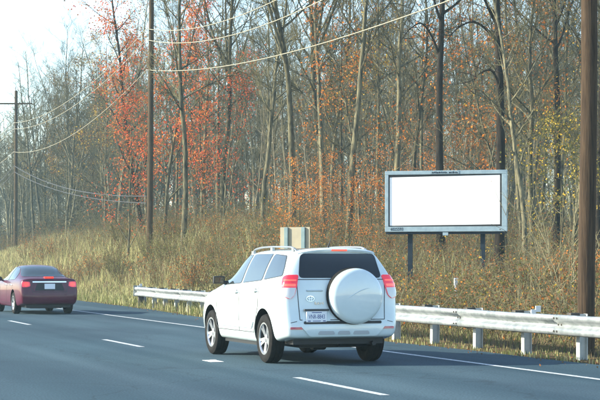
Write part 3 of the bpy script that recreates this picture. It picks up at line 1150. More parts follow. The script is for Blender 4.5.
# flat end shoe at the far end
c = MB()
xe = rail_x(Y1)
c.box(xe - 0.14 - gx0, xe + 0.10 - gx0, Y1 - gy0 - 0.12, Y1 - gy0 - 0.105, 0.36, 0.74)
c.build('end_plate', 'galvanised', guard)
c = MB()
c.box(xe - 0.02 - gx0, xe + 0.16 - gx0, Y1 - gy0 - 0.42, Y1 - gy0 - 0.26, -0.2, 0.36)
c.build('end_footing', 'block_dark', guard)
for yy_ in (Y1 - 0.5, 24.45):
    c = MB()
    c.box(rail_x(yy_) + 0.02 - gx0, rail_x(yy_) + 0.11 - gx0, yy_ - gy0, yy_ - gy0 + 0.02, 0.70, 0.80)
    c.box(rail_x(yy_) - 0.06 - gx0, rail_x(yy_) + 0.02 - gx0, yy_ - gy0 - 0.002, yy_ - gy0 + 0.022, 0.66, 0.74)
    c.build('delineator', 'marker_white', guard, bevel=0.003)

# ------------------------------------------------------------------ billboard
bx, by = spot(445.7, 50)
bb = tag(empty('billboard', (bx, by, gz(bx, by)), R(-YAW - 13.0)), 'small roadside billboard with a blank white face and pale blue frame', 'billboard')
g0 = gz(bx, by)
HW, ZT, ZB = 1.805, 4.23 - g0, 2.43 - g0
b = MB()
b.box(-HW + 0.04, HW - 0.04, 0.03, 0.16, ZB + 0.03, ZT - 0.03)
b.build('backing', 'board_dark', bb)
T, Bt, Ls, Rs = 0.115, 0.150, 0.105, 0.150
for (x0, x1, z0, z1) in ((-HW, HW, ZT - T, ZT), (-HW, HW, ZB, ZB + Bt), (-HW, -HW + Ls, ZB + Bt, ZT - T), (HW - Rs, HW, ZB + Bt, ZT - T)):
    c = MB()
    c.box(x0, x1, -0.05, 0.11, z0 + 0.001, z1 - 0.001)
    c.build('frame_bar', 'board_frame', bb, bevel=0.008)
c = MB()
xa, xb, za, zb_ = -HW + Ls, HW - Rs, ZB + Bt, ZT - T
c.box(xa + 0.001, xb - 0.001, -0.012, 0.03, za + 0.001, zb_ - 0.001)
pan = c.build('black_border', 'board_black', bb)
c = MB()
c.v = [(xa + 0.035, -0.016, za + 0.035), (xb - 0.06, -0.016, za + 0.06), (xb - 0.06, -0.016, zb_ - 0.03), (xa + 0.035, -0.016, zb_ - 0.075)]
c.f = [(0, 1, 2, 3)]
c.m = [0]
fo = c.build('poster_face', 'board_white', bb)
so_ = fo.modifiers.new('t', 'SOLIDIFY')
so_.thickness = 0.004
for px_ in (-1.09, 1.065):
    c = MB()
    c.box(px_ - 0.065, px_ + 0.065, 0.165, 0.30, -0.6, ZT - 0.2)
    c.build('post', 'board_dark', bb)
c = MB()
c.box(-HW + 0.02, HW - 0.02, 0.0, 0.16, ZB - 0.07, ZB - 0.004)
c.build('bottom_rail', 'board_dark', bb)
c = MB()
c.box(-0.08, 0.08, -0.06, 0.02, ZB - 0.11, ZB - 0.02)
c.build('lamp_bracket', 'board_frame', bb)
c = MB()
c.box(-0.45, 0.40, -0.062, -0.052, ZT - T + 0.018, ZT - 0.012)
npl = c.build('name_plate', 'board_frame', bb)
c = MB()
rr = random.Random(4)
x = -0.40
while x < 0.34:
    w_ = rr.uniform(0.018, 0.04)
    c.box(x, x + w_, -0.066, -0.0625, ZT - T + rr.uniform(0.03, 0.045), ZT - rr.uniform(0.03, 0.05))
    x += w_ + rr.choice((0.010, 0.012, 0.012, 0.05))
c.build('name_lettering', 'board_dark', npl)
FR = Matrix(((1, 0, 0, 0), (0, 0, -1, 0), (0, 1, 0, 0), (0, 0, 0, 1)))
text_mesh('6025593', 0.13, 'panel_number', 'board_dark', bb, Matrix.Translation((-HW + 0.36, -0.053, ZB + 0.075)) @ FR, 0.002, 0.85)

# ------------------------------------------------------------------ utility poles and wires
def wood_pole(px, d, h, r0, r1, lean, material, label, arms=()):
    x, y = spot(px, d)
    z = gz(x, y)
    t = tag(empty('utility_pole', (x, y, z)), label, 'utility pole', 'wooden utility poles along the road')
    b = MB()
    n = 14
    pts = [(lean * h * i / n, 0.02 * math.sin(i * 0.9), -0.5 + (h + 0.5) * i / n) for i in range(n + 1)]
    b.tube(pts, [r0 + (r1 - r0) * i / n for i in range(n + 1)], 14)
    b.build('shaft', material, t, smooth=True, angle=60)
    return t, x, y, z


def at_pole(px, d, yimg):
    """height above the road of a fitting on that pole"""
    return CAM_H + (265 - yimg) * d / 1700.0


p1, x1_, y1_, z1_ = wood_pole(586, 27, 11.5, 0.138, 0.118, 0.010, 'pole_wood', 'thick brown utility pole close behind the guardrail at the right edge')
p2, x2_, y2_, z2_ = wood_pole(149.5, 75, 11.5, 0.145, 0.11, 0.008, 'pole_grey', 'tall bare utility pole on the grassy bank above the end of the guardrail')
p3, x3_, y3_, z3_ = wood_pole(15.5, 123, 11.6, 0.145, 0.11, 0.004, 'pole_grey', 'far utility pole with a crossarm at the left edge')
c = MB()
a_ = R(-20)
Mx = Matrix.Rotation(a_, 4, 'Z')
top3 = 10.6
c.box(-1.25, 1.25, -0.19, -0.10, top3, top3 + 0.11, M=Mx)
c.build('crossarm', 'pole_grey', p3)
for q in (-1.15, 1.15, 0.0):
    c = MB()
    v_ = Mx @ Vector((q, -0.145 if q else 0.0, 0))
    z_ = top3 + 0.11 if q else 11.6
    c.lathe([(0.001, 0.0), (0.045, 0.0), (0.05, 0.1), (0.03, 0.12), (0.055, 0.16), (0.05, 0.28), (0.001, 0.30)], 10, M=Matrix.Translation((v_.x, v_.y, z_)) @ Matrix.Rotation(R(90), 4, 'X'))
    c.build('insulator', 'insulator', p3)
c = MB()
ring_tube(c, Vector((0.55, -0.2, at_pole(15, 123, 165) - z3_)), Vector((0.3, -1, 0)), 0.28, 0.28, 0.03, 20)
c.build('cable_coil', 'cable_dark', p3)

P4x, P4y = 10.5, 172.0


def wire(name, mtl, r, pts_sag, label, group):
    """pts_sag: list of (attach point, sag of the span that starts there)."""
    path = []
    for (a, s_), (b2, _) in zip(pts_sag, pts_sag[1:]):
        a, b2 = Vector(a), Vector(b2)
        for i in range(24):
            t = i / 24
            p = a.lerp(b2, t)
            p.z -= 4 * s_ * t * (1 - t)
            path.append(p)
    path.append(Vector(pts_sag[-1][0]))
    base = path[0].copy()
    b = MB()
    b.tube([tuple(p - base) for p in path], [r] * len(path), 5)
    o = b.build(name, mtl, None, smooth=True)
    o.location = base
    return tag(o, label, 'power line', group)


def offs(x, y, z, o):
    return (x + o[0], y + o[1], z)


WIRES = (('topmost of the three pale power lines sagging between the poles', 9.0, 1.25, at_pole(150, 75, 29), 0.95, at_pole(15, 123, 123), (-0.13, -0.05), 12.6),
         ('middle of the three pale power lines sagging between the poles', 8.2, 1.18, at_pole(150, 75, 40), 1.0, at_pole(15, 123, 129), (-0.14, -0.08), 12.2),
         ('lowest of the three pale power lines sagging between the poles', 6.46, 0.64, at_pole(150, 75, 70), 1.1, at_pole(15, 123, 152), (-0.15, -0.06), 10.4))
for lab, za_, s1, zb2, s2, zc, o_, zd in WIRES:
    wire('power_line', 'cable_pale', 0.015, [(offs(x1_, y1_, za_, (-0.13, 0)), s1), (offs(x2_, y2_, zb2, (-0.03 if 0 else -0.14, -0.05)), s2), (offs(x3_, y3_, zc, o_), 0.9), ((P4x, P4y, zd), 0)], lab, 'pale power lines')
    for (pp, xx_, yy_, zz_, hh_) in ((p2, x2_, y2_, z2_, zb2), (p3, x3_, y3_, z3_, zc), (p1, x1_, y1_, z1_, za_)):
        c = MB()
        c.tube([(0.02, 0, hh_ - zz_), (-0.15, -0.05, hh_ - zz_)], [0.03, 0.03], 8)
        c.build('wire_clamp', 'insulator', pp)
wire('telephone_cable', 'cable_dark', 0.022, [(offs(x2_, y2_, at_pole(150, 75, 196), (-0.12, 0.1)), 0.6), (offs(x3_, y3_, at_pole(15, 123, 166), (-0.1, -0.12)), 0.8), ((P4x, P4y, 7.0), 0)],
     'upper dark telephone cable running from the far pole in front of the trees', 'dark telephone cables')
wire('telephone_cable', 'cable_dark', 0.02, [(offs(x2_, y2_, at_pole(150, 75, 203), (-0.12, 0.1)), 0.5), (offs(x3_, y3_, at_pole(15, 123, 172), (-0.1, -0.12)), 0.8), ((P4x, P4y, 6.5), 0)],
     'lower dark telephone cable running from the far pole in front of the trees', 'dark telephone cables')

# ------------------------------------------------------------------ sign back and marker
x, y = spot(295, 42)
sg_ = tag(empty('road_sign', (x, y, gz(x, y)), R(-YAW - 24)), 'tan back of a square road sign on two posts, just above the SUV roof', 'road sign')
z0 = gz(x, y)
c = MB()
c.box(-0.40, 0.40, -0.004, 0.004, 1.55 - z0, 2.385 - z0)
c.build('panel', 'sign_back', sg_)
for q in (-0.225, 0.235):
    c = MB()
    c.box(q - 0.05, q + 0.05, -0.055, -0.005, -0.4, 2.38 - z0)
    c.build('post', 'sign_post', sg_, bevel=0.006)
x, y = spot(456, 40)
mk = tag(empty('marker_post', (x, y, gz(x, y))), 'slim white marker post in the brush under the billboard', 'marker post')
z0 = gz(x, y)
c = MB()
c.box(-0.025, 0.025, -0.015, 0.015, -0.2, 0.97 - z0)
c.build('stake', 'marker_white', mk)
c = MB()
c.box(-0.045, 0.045, -0.022, 0.022, 0.97 - z0, 1.14 - z0)
c.build('head', 'marker_white', mk, bevel=0.008)

# ------------------------------------------------------------------ trees
def rvec(rng):
    while True:
        v = (rng.uniform(-1, 1), rng.uniform(-1, 1), rng.uniform(-1, 1))
        l = v[0] ** 2 + v[1] ** 2 + v[2] ** 2
        if 0.05 < l < 1:
            l = math.sqrt(l)
            return Vector((v[0] / l, v[1] / l, v[2] / l))


def leaf(b, p, s, rng, m=0):
    a = rvec(rng)
    c = a.cross(rvec(rng)).normalized()
    a = a * (s * 0.5)
    c = c * (s * 0.36)
    d = a.cross(c).normalized() * (s * 0.10)
    i = len(b.v)
    b.v += [tuple(p - a), tuple(p + c + d), tuple(p + a), tuple(p - c + d)]
    b.f += [(i, i + 1, i + 2), (i, i + 2, i + 3)]
    b.m += [m, m]


def grow_path(rng, p, d, length, n, wander, lift):
    pts = [p.copy()]
    for i in range(n):
        d = (d + rvec(rng) * wander + Vector((0, 0, lift))).normalized()
        p = p + d * (length / n)
        pts.append(p.copy())
    return pts


def make_tree(seed, H, r0, first=0.4, limbs=20, limb_len=3.6, lean=(0, 0), sub=5, twigs=4, leaves=0, leaf_size=0.12, leaf_lo=0.0, elev=(30, 60), bark='bark_grey', twig='twig', leaf_mats=('leaf_rust',), wander=0.05, fork=0, leaf_bias=None):
    rng = random.Random(seed)
    tb, cb, fb = MB(), MB(), MB()
    n = int(H / 0.9)
    root = empty('tree')
    stems = []

    def stem(p, d, h, r, t0):
        k = max(5, int(h / 0.9))
        pts = [p.copy()]
        for i in range(k):
            d = (d + Vector((rng.uniform(-1, 1), rng.uniform(-1, 1), 0)) * wander + Vector((0, 0, 0.03))).normalized()
            p = p + d * (h / k)
            pts.append(p.copy())
        rad = [r * (1 - 0.86 * (i / k) ** 0.9) for i in range(k + 1)]
        if t0 == 0:
            rad[0] *= 1.35
            rad[1] *= 1.08
        tb.tube([tuple(q) for q in pts], rad, 8)
        stems.append((pts, rad, t0))
        return pts, rad
    d0 = Vector((lean[0], lean[1], 1)).normalized()
    pts, rad = stem(Vector((0, 0, -0.4)), d0, H + 0.4, r0, 0)
    for f_ in range(fork):
        i = int(n * rng.uniform(0.3, 0.5))
        a = rng.uniform(0, 6.28)
        stem(pts[i], Vector((math.cos(a) * 0.45, math.sin(a) * 0.45, 1)).normalized(), H * rng.uniform(0.5, 0.62), rad[i] * 0.75, 0.4)
    ends = []

    def twiglets(q, dirn, L, cnt, r):
        for _ in range(cnt):
            dd = (dirn + rvec(rng) * 0.9 + Vector((0, 0, 0.18))).normalized()
            tp = grow_path(rng, q, dd, L * rng.uniform(0.6, 1.2), 2, 0.3, 0.08)
            cb.tube([tuple(z) for z in tp], [r, r * 0.8, r * 0.4], 3, cap=False)
            ends.extend(tp[1:])
    for pts, rad, t0 in stems:
        k = len(pts) - 1
        f0 = first if t0 == 0 else 0.25
        nl = limbs if t0 == 0 else limbs // 2
        az = rng.uniform(0, 6.28)
        for i in range(nl):
            t = f0 + (1 - f0) * ((i + rng.random()) / nl) ** 0.9
            j = min(k - 1, int(t * k))
            u = t * k - j
            p = pts[j].lerp(pts[j + 1], u)
            r = rad[j] * (1 - u) + rad[j + 1] * u
            az += 2.4 + rng.uniform(-0.5, 0.5)
            el = R(rng.uniform(*elev))
            d = Vector((math.cos(az) * math.cos(el), math.sin(az) * math.cos(el), math.sin(el)))
            L = limb_len * (1.05 - 0.65 * (t - f0) / (1 - f0)) * rng.uniform(0.6, 1.15)
            lp = grow_path(rng, p, d, L, 6, 0.16, 0.07)
            rl = min(r * 0.55, 0.012 + L * 0.013)
            tb.tube([tuple(z) for z in lp], [rl * (1 - 0.8 * q / 6) for q in range(7)], 5, cap=False)
            for s_ in range(sub):
                uu = rng.uniform(0.22, 1.0)
                jj = min(5, int(uu * 6))
                q = lp[jj].lerp(lp[jj + 1], uu * 6 - jj)
                dirn = (lp[jj + 1] - lp[jj]).normalized()
                d2 = (dirn + rvec(rng) * 0.85).normalized()
                L2 = L * rng.uniform(0.22, 0.48) * (1.15 - 0.5 * uu)
                sp_ = grow_path(rng, q, d2, L2, 4, 0.22, 0.06)
                r2 = max(0.007, rl * 0.42)
                cb.tube([tuple(z) for z in sp_], [r2, r2 * 0.85, r2 * 0.7, r2 * 0.55, r2 * 0.35], 4, cap=False)
                for w in range(1, 5):
                    twiglets(sp_[w], (sp_[w] - sp_[w - 1]).normalized(), min(0.85, 0.3 + L2 * 0.35), max(1, twigs // 3 + (1 if w == 4 else 0)), max(0.0045, r2 * 0.45))
    tb.build('trunk', bark, root, smooth=True, angle=60)
    if cb.f:
        cb.build('crown', twig, root)
    if leaves:
        pool = [e for e in ends if e.z > leaf_lo]
        # leaves hang on in clusters
        cl = [rng.choice(pool) for _ in range(max(6, leaves // 40))]
        for _ in range(leaves):
            if rng.random() < 0.78:
                c0 = rng.choice(cl)
                p = c0 + rvec(rng) * (rng.random() ** 0.7) * 0.62
            else:
                p = rng.choice(pool) + rvec(rng) * 0.12
            leaf(fb, p, leaf_size * rng.uniform(0.6, 1.3), rng, rng.randrange(len(leaf_mats)))
        fb.build('foliage', list(leaf_mats), root)
    return root


used = set()


def plant(proto, px, d, label, group=None, sc=1.0, rz=None, cat='tree', name=None, hs=1.0, jit=None):
    x, y = spot(px, d) if jit is None else jit
    rz = random.uniform(0, 6.28) if rz is None else rz
    loc = (x, y, gz(x, y))
    if proto.name in used:
        o = dup(proto, loc, rz, (sc, sc, sc * hs))
    else:
        used.add(proto.name)
        o = proto
        o.location = loc
        o.rotation_euler = (0, 0, rz)
        o.scale = (sc, sc, sc * hs)
    if name:
        o.name = name
        used.add(o.name)
    for kq in ('group',):
        if kq in o:
            del o[kq]
    return tag(o, label, cat, group)


bare = [make_tree(11, 17.5, 0.145, 0.32, 27, 3.8, sub=6, twigs=6, bark='bark_grey', wander=0.075),
        make_tree(12, 19, 0.16, 0.38, 26, 4.2, sub=6, twigs=6, bark='bark_grey', wander=0.06, fork=1),
        make_tree(13, 16, 0.11, 0.26, 28, 3.2, sub=6, twigs=6, bark='bark_grey', wander=0.10),
        make_tree(14, 18, 0.13, 0.38, 26, 3.6, sub=6, twigs=6, bark='bark_grey', wander=0.05, leaves=260, leaf_mats=('leaf_rust', 'leaf_gold')),
        make_tree(15, 15, 0.10, 0.25, 26, 2.6, bark='bark_grey', wander=0.07, twigs=5),
        make_tree(16, 20, 0.17, 0.34, 28, 4.4, sub=6, twigs=6, bark='bark_grey', wander=0.065, fork=2)]
dark = [make_tree(21, 19, 0.17, 0.42, 20, 4.0, bark='bark_dark', wander=0.02, leaves=160, leaf_mats=('leaf_rust', 'leaf_orange')),
        make_tree(22, 20, 0.18, 0.36, 20, 4.4, bark='bark_dark', wander=0.022, elev=(5, 45), leaves=380, leaf_lo=3, leaf_mats=('leaf_orange', 'leaf_rust'))]
slim = [make_tree(31, 11, 0.05, 0.2, 22, 1.9, bark='bark_pale', twig='twig_pale', wander=0.06, sub=4, twigs=4),
        make_tree(32, 9, 0.045, 0.15, 22, 1.7, bark='bark_grey', wander=0.09, sub=4, twigs=4, leaves=150, leaf_mats=('leaf_rust', 'leaf_orange')),
        make_tree(33, 13, 0.07, 0.3, 20, 2.2, bark='bark_grey', wander=0.05, sub=4, twigs=4, lean=(0.12, 0)),
        make_tree(34, 10, 0.05, 0.2, 22, 1.8, bark='bark_pale', twig='twig_pale', wander=0.07, sub=4, twigs=4)]
redt = [make_tree(41, 15, 0.13, 0.14, 34, 2.9, bark='bark_dark', wander=0.05, leaves=5040, leaf_size=0.097, leaf_mats=('leaf_red', 'leaf_red', 'leaf_orange', 'leaf_rust'), lean=(-0.17, 0.03)),
        make_tree(42, 13, 0.10, 0.12, 30, 2.4, bark='bark_grey', wander=0.06, leaves=3639, leaf_size=0.097, leaf_mats=('leaf_red', 'leaf_orange', 'leaf_rust', 'leaf_red')),
        make_tree(43, 8, 0.06, 0.10, 26, 2.3, bark='bark_grey', wander=0.08, leaves=2380, leaf_size=0.084, leaf_mats=('leaf_red', 'leaf_rust'))]
orng = [make_tree(51, 6, 0.045, 0.12, 24, 2.3, bark='bark_grey', wander=0.09, leaves=2000, leaf_size=0.084, elev=(5, 35), leaf_mats=('leaf_orange', 'leaf_rust', 'leaf_orange')),
        make_tree(52, 9, 0.06, 0.22, 24, 2.6, bark='bark_grey', wander=0.08, leaves=1260, leaf_size=0.088, elev=(0, 40), leaf_mats=('leaf_orange', 'leaf_rust')),
        make_tree(53, 4, 0.035, 0.10, 22, 1.8, bark='bark_grey', wander=0.1, leaves=1120, leaf_size=0.071, elev=(5, 50), leaf_mats=('leaf_rust', 'leaf_orange', 'leaf_brown'))]
gold = [make_tree(61, 14, 0.12, 0.25, 28, 3.2, bark='bark_grey', wander=0.05, leaves=3639, leaf_size=0.101, leaf_mats=('leaf_gold', 'leaf_brown', 'leaf_rust')),
        make_tree(62, 5.4, 0.055, 0.35, 18, 2.2, bark='bark_grey', wander=0.07, leaves=2660, leaf_size=0.080, elev=(0, 25), leaf_mats=('leaf_gold', 'leaf_olive', 'leaf_olive'))]
rust = [make_tree(71, 17, 0.15, 0.3, 26, 3.6, bark='bark_grey', wander=0.05, leaves=2660, leaf_size=0.097, leaf_mats=('leaf_rust', 'leaf_brown', 'leaf_gold'))]


def make_shrub(seed, h, stems, spread, leaves, leaf_mats, stem_mat='twig', leaf_size=0.07, stem_r=0.012):
    rng = random.Random(seed)
    sb, fb = MB(), MB()
    root = empty('shrub')
    ends = []
    for i in range(stems):
        a = rng.uniform(0, 6.28)
        rr_ = rng.uniform(0, 0.25)
        d = Vector((math.cos(a) * spread * rng.random(), math.sin(a) * spread * rng.random(), 1)).normalized()
        p = Vector((math.cos(a) * rr_, math.sin(a) * rr_, -0.1))
        lp = grow_path(rng, p, d, h * rng.uniform(0.6, 1.05), 6, 0.12, 0.02)
        sb.tube([tuple(q) for q in lp], [stem_r * (1 - 0.75 * j / 6) for j in range(7)], 4, cap=False)
        for j in range(2, 7):
            for _ in range(2):
                dd = ((lp[j] - lp[j - 1]).normalized() + rvec(rng) * 0.7).normalized()
                tp = grow_path(rng, lp[j], dd, h * rng.uniform(0.12, 0.3), 3, 0.2, 0.05)
                sb.tube([tuple(q) for q in tp], [stem_r * 0.45, stem_r * 0.4, stem_r * 0.3, stem_r * 0.15], 3, cap=False)
                ends.extend(tp[1:])
    for _ in range(leaves):
        leaf(fb, rng.choice(ends) + rvec(rng) * 0.06, leaf_size * rng.uniform(0.6, 1.4), rng, rng.randrange(len(leaf_mats)))
    sb.build('stems', stem_mat, root)
    if leaves:
        fb.build('foliage', list(leaf_mats), root)
    return root


# --- trees one can point at
plant(dark[0], 441, 60, 'straight dark trunk rising behind the middle of the billboard', 'tall dark trunks', 1.0, 1.0, name='oak_tree')
plant(dark[1], 500, 55, 'thickest dark trunk, right beside the billboard\'s right edge', 'tall dark trunks', 1.05, 2.2, name='oak_tree')
plant(dark[0], 556, 62, 'straight dark trunk between the billboard and the nearest utility pole', 'tall dark trunks', 0.9, 4.0, name='oak_tree')
plant(dark[1], 598, 58, 'dark trunk just right of the nearest utility pole', 'tall dark trunks', 0.9, 0.4, name='oak_tree')
plant(redt[0], 147, 89, 'tall red-leaved tree leaning left behind the tall pole on the bank', 'red-leaved trees', 1.1, 0.2, name='maple_tree')
plant(redt[1], 163, 78, 'slim red-leaved tree just right of the tall pole on the bank', 'red-leaved trees', 1.0, 1.3, name='maple_tree')
plant(redt[2], 128, 80, 'low pinkish-red tree at the left foot of the tall pole on the bank', 'red-leaved trees', 1.0, 2.0, name='maple_tree')
plant(redt[1], 206, 80, 'red-leaved tree between grey trunks right of the bank pole', 'red-leaved trees', 0.85, 3.2, name='maple_tree')
plant(redt[2], 222, 74, 'short bright red sapling above the brush right of the bank pole', 'red-leaved trees', 0.95, 4.2, name='maple_tree')
plant(orng[0], 306, 56, 'low orange tree above the SUV roof, beside the sign back', 'orange understorey trees', 0.62, 0.5, name='young_beech')
plant(orng[0], 366, 60, 'low orange tree at the billboard\'s left edge', 'orange understorey trees', 0.62, 2.9, name='young_beech')
plant(orng[0], 326, 62, 'low layered orange tree between the SUV roof and the billboard', 'orange understorey trees', 0.6, 4.0, name='young_beech')
plant(orng[0], 424, 63, 'low orange tree behind the billboard\'s left post', 'orange understorey trees', 0.5, 2.0, name='young_beech')
plant(orng[1], 486, 64, 'orange-leaved young tree rising above the billboard\'s right end', 'orange understorey trees', 1.25, 0.9, name='young_beech')
plant(orng[1], 362, 66, 'orange-leaved young tree above the billboard\'s left end', 'orange understorey trees', 1.05, 4.4, name='young_beech')
plant(orng[0], 442, 61, 'low orange tree filling the gap under the billboard', 'orange understorey trees', 0.5, 5.1, name='young_beech')
plant(gold[1], 556, 54, 'yellow-green layered young tree left of the nearest utility pole', 'yellow understorey trees', 1.0, 0.7, name='young_tree')
plant(rust[0], 523, 63, 'brown-leaved tree rising right of the thickest dark trunk', 'yellow and brown trees', 0.72, 1.0, name='hickory_tree')
plant(orng[1], 508, 61, 'orange-leaved young tree hugging the thickest dark trunk', 'orange understorey trees', 1.2, 2.6, name='young_beech')
plant(rust[0], 572, 60, 'brown-leaved tree just left of the nearest utility pole', 'yellow and brown trees', 0.66, 3.4, name='hickory_tree')
plant(gold[0], 105, 118, 'yellow-leaved tree behind the wires left of the tall bank pole', 'yellow and brown trees', 1.0, 1.0, name='hickory_tree')
plant(gold[0], 78, 140, 'pale gold tree above the wires near the far pole', 'yellow and brown trees', 1.05, 2.5, name='hickory_tree')
plant(rust[0], 118, 108, 'brown-leaved tree spreading left of the leaning red tree', 'yellow and brown trees', 0.95, 3.0, name='hickory_tree')
plant(bare[0], 184, 72, 'grey bare trunk between the two red clumps right of the bank pole', 'bare grey trees at the wood edge', 0.95, 0.3, name='bare_tree')
plant(bare[5], 222, 78, 'bare forked tree above the short bright red sapling', 'bare grey trees at the wood edge', 0.9, 1.9, name='bare_tree')
plant(bare[1], 292, 66, 'broad forked bare tree straight above the SUV roof', 'bare grey trees at the wood edge', 1.0, 0.8, name='bare_tree')
plant(bare[2], 262, 70, 'thin bare tree left above the SUV roof', 'bare grey trees at the wood edge', 1.0, 2.8, name='bare_tree')
plant(bare[3], 347, 62, 'bare tree with a few gold leaves left of the billboard', 'bare grey trees at the wood edge', 1.0, 3.6, name='bare_tree')
plant(bare[0], 395, 68, 'grey bare trunk rising above the billboard\'s left corner', 'bare grey trees at the wood edge', 1.0, 4.9, name='bare_tree')
plant(bare[2], 418, 74, 'thin bare tree between the two trunks above the billboard', 'bare grey trees at the wood edge', 0.95, 1.1, name='bare_tree')
plant(bare[4], 526, 52, 'slender bare tree close right of the thickest dark trunk', 'bare grey trees at the wood edge', 0.95, 2.1, name='bare_tree')
plant(bare[5], 324, 72, 'tall forked bare tree between SUV roof and billboard', 'bare grey trees at the wood edge', 0.95, 5.2, name='bare_tree')

def big_limb(tree, d, pts, r0, r1):
    """A heavy curved limb on one tree; pts = (px across the view, height above the road, metres nearer than the trunk)."""
    bpy.context.view_layer.update()
    inv = tree.matrix_world.inverted()
    raw = [Vector((*spot(px, d - near), z)) for px, z, near in pts]
    path = []
    for i in range(len(raw) - 1):
        p0, p1, p2, p3 = raw[max(i - 1, 0)], raw[i], raw[i + 1], raw[min(i + 2, len(raw) - 1)]
        for k in range(5):
            t = k / 5
            path.append(0.5 * (2 * p1 + (p2 - p0) * t + (2 * p0 - 5 * p1 + 4 * p2 - p3) * t * t + (3 * p1 - p0 - 3 * p2 + p3) * t ** 3))
    path.append(raw[-1])
    b = MB()
    n = len(path) - 1
    b.tube([tuple(inv @ q) for q in path], [r0 + (r1 - r0) * i / n for i in range(n + 1)], 7)
    rg = random.Random(int(pts[0][0]))
    for i in range(4, n, 1):
        tp = grow_path(rg, inv @ path[i], (rvec(rg) + Vector((0, 0, 0.6))).normalized(), rg.uniform(0.5, 1.3), 4, 0.25, 0.05)
        b.tube([tuple(q) for q in tp], [0.014, 0.011, 0.009, 0.006, 0.003], 4, cap=False)
    b.build('limb', 'bark_dark', tree, smooth=True, angle=60)


t1 = next(o for o in COL.objects if o.get('label', '').startswith('straight dark trunk rising'))
t2 = next(o for o in COL.objects if o.get('label', '').startswith('thickest dark trunk'))
big_limb(t1, 60, [(441, 8.6, 0), (433, 9.4, 0.3), (422, 9.9, 0.5), (410, 9.7, 0.6), (402, 9.3, 0.8)], 0.05, 0.010)
big_limb(t2, 55, [(500, 8.5, 0), (490, 8.9, 0.5), (474, 9.2, 0.8), (458, 9.0, 0.9), (447, 8.6, 0.9)], 0.055, 0.010)
big_limb(t2, 55, [(500, 7.2, 0), (492, 7.7, 0.3), (480, 7.6, 0.5), (473, 7.3, 0.6)], 0.045, 0.010)
big_limb(t2, 55, [(500, 8.9, 0), (496, 9.4, 0.2), (490, 9.7, 0.4)], 0.09, 0.045)

# --- the rest of the wood: single trees nothing tells apart
rng = random.Random(99)
placed = [tuple(o.location[:2]) for o in COL.objects if o.type == 'EMPTY' and o.get('category') in ('tree',)]
bbx, bby = bx, by
WOOD = {'bare': ('bare grey tree crowding the wood behind the roadside trees', 'bare trees in the wood', 'bare_tree'),
        'slim': ('thin bare understorey stem in the wood', 'thin understorey trees', 'slender_tree'),
        'rust': ('brown-leaved tree standing back in the wood', 'brown-leaved trees in the wood', 'woodland_tree'),
        'orng': ('small orange-leaved tree back in the shade of the wood', 'small orange trees in the wood', 'woodland_sapling'),
        'red': ('red-leaved tree back in the wood', 'red trees back in the wood', 'woodland_maple')}
WNAME = {'bare': 'bare grey woodland tree', 'slim': 'thin bare understorey stem', 'rust': 'brown-leaved woodland tree', 'orng': 'small orange-leaved tree', 'red': 'red-leaved woodland tree'}
tries = 0
cnt = {}
while tries < 9000 and sum(cnt.values()) < 297:
    tries += 1
    d = 50 + 110 * rng.random() ** 0.8
    px = rng.uniform(-25, 625) if rng.random() < 0.8 else rng.uniform(-25, 140)
    x, y = spot(px, d)
    if x < 10.5 + 0.02 * y + (1.5 if y < 60 else 0):
        continue
    if d < 58 and 370 < px < 520:
        continue
    kind = rng.choices(('bare', 'slim', 'rust', 'orng', 'red'), (0.47, 0.43, 0.03, 0.035, 0.035))[0]
    if kind == 'red' and not (110 < px < 260):
        kind = 'bare'
    if kind in ('orng', 'slim') and d > 105:
        kind = 'bare' if rng.random() < 0.88 else 'rust'
    md = {'bare': 2.3, 'slim': 1.1, 'rust': 2.6, 'orng': 2.0, 'red': 2.4}[kind]
    if any((x - a) ** 2 + (y - c_) ** 2 < md * md for a, c_ in placed):
        continue
    placed.append((x, y))
    cnt[kind] = cnt.get(kind, 0) + 1
    pr = rng.choice({'bare': bare[:5] + [bare[5]], 'slim': slim, 'rust': rust + [gold[0]], 'orng': [orng[1], orng[2], orng[0]], 'red': [redt[1], redt[2]]}[kind])
    sc = rng.uniform(0.66, 0.98)
    if px < 130 and kind != 'slim':
        sc *= 0.92
    lab, grp, nm = WOOD[kind]
    row = 'near the front' if d < 78 else ('further back' if d < 110 else 'far back')
    zone = next(zn for lim, zn in ((60, 'by the far utility pole'), (135, 'left of the tall bank pole'), (190, 'right of the tall bank pole'), (265, 'left above the SUV'), (330, 'above the SUV roof'), (385, 'between SUV and billboard'), (445, 'behind the left half of the billboard'), (512, 'behind the right half of the billboard'), (580, 'left of the nearest utility pole'), (999, 'beyond the nearest utility pole')) if px < lim)
    lab = '%s, %s %s' % (WNAME[kind], row, zone)
    grp = grp + ', ' + row + ' ' + zone
    plant(pr, px, d, lab, grp, sc, rng.uniform(0, 6.28), name=nm, hs=rng.uniform(0.9, 1.1))

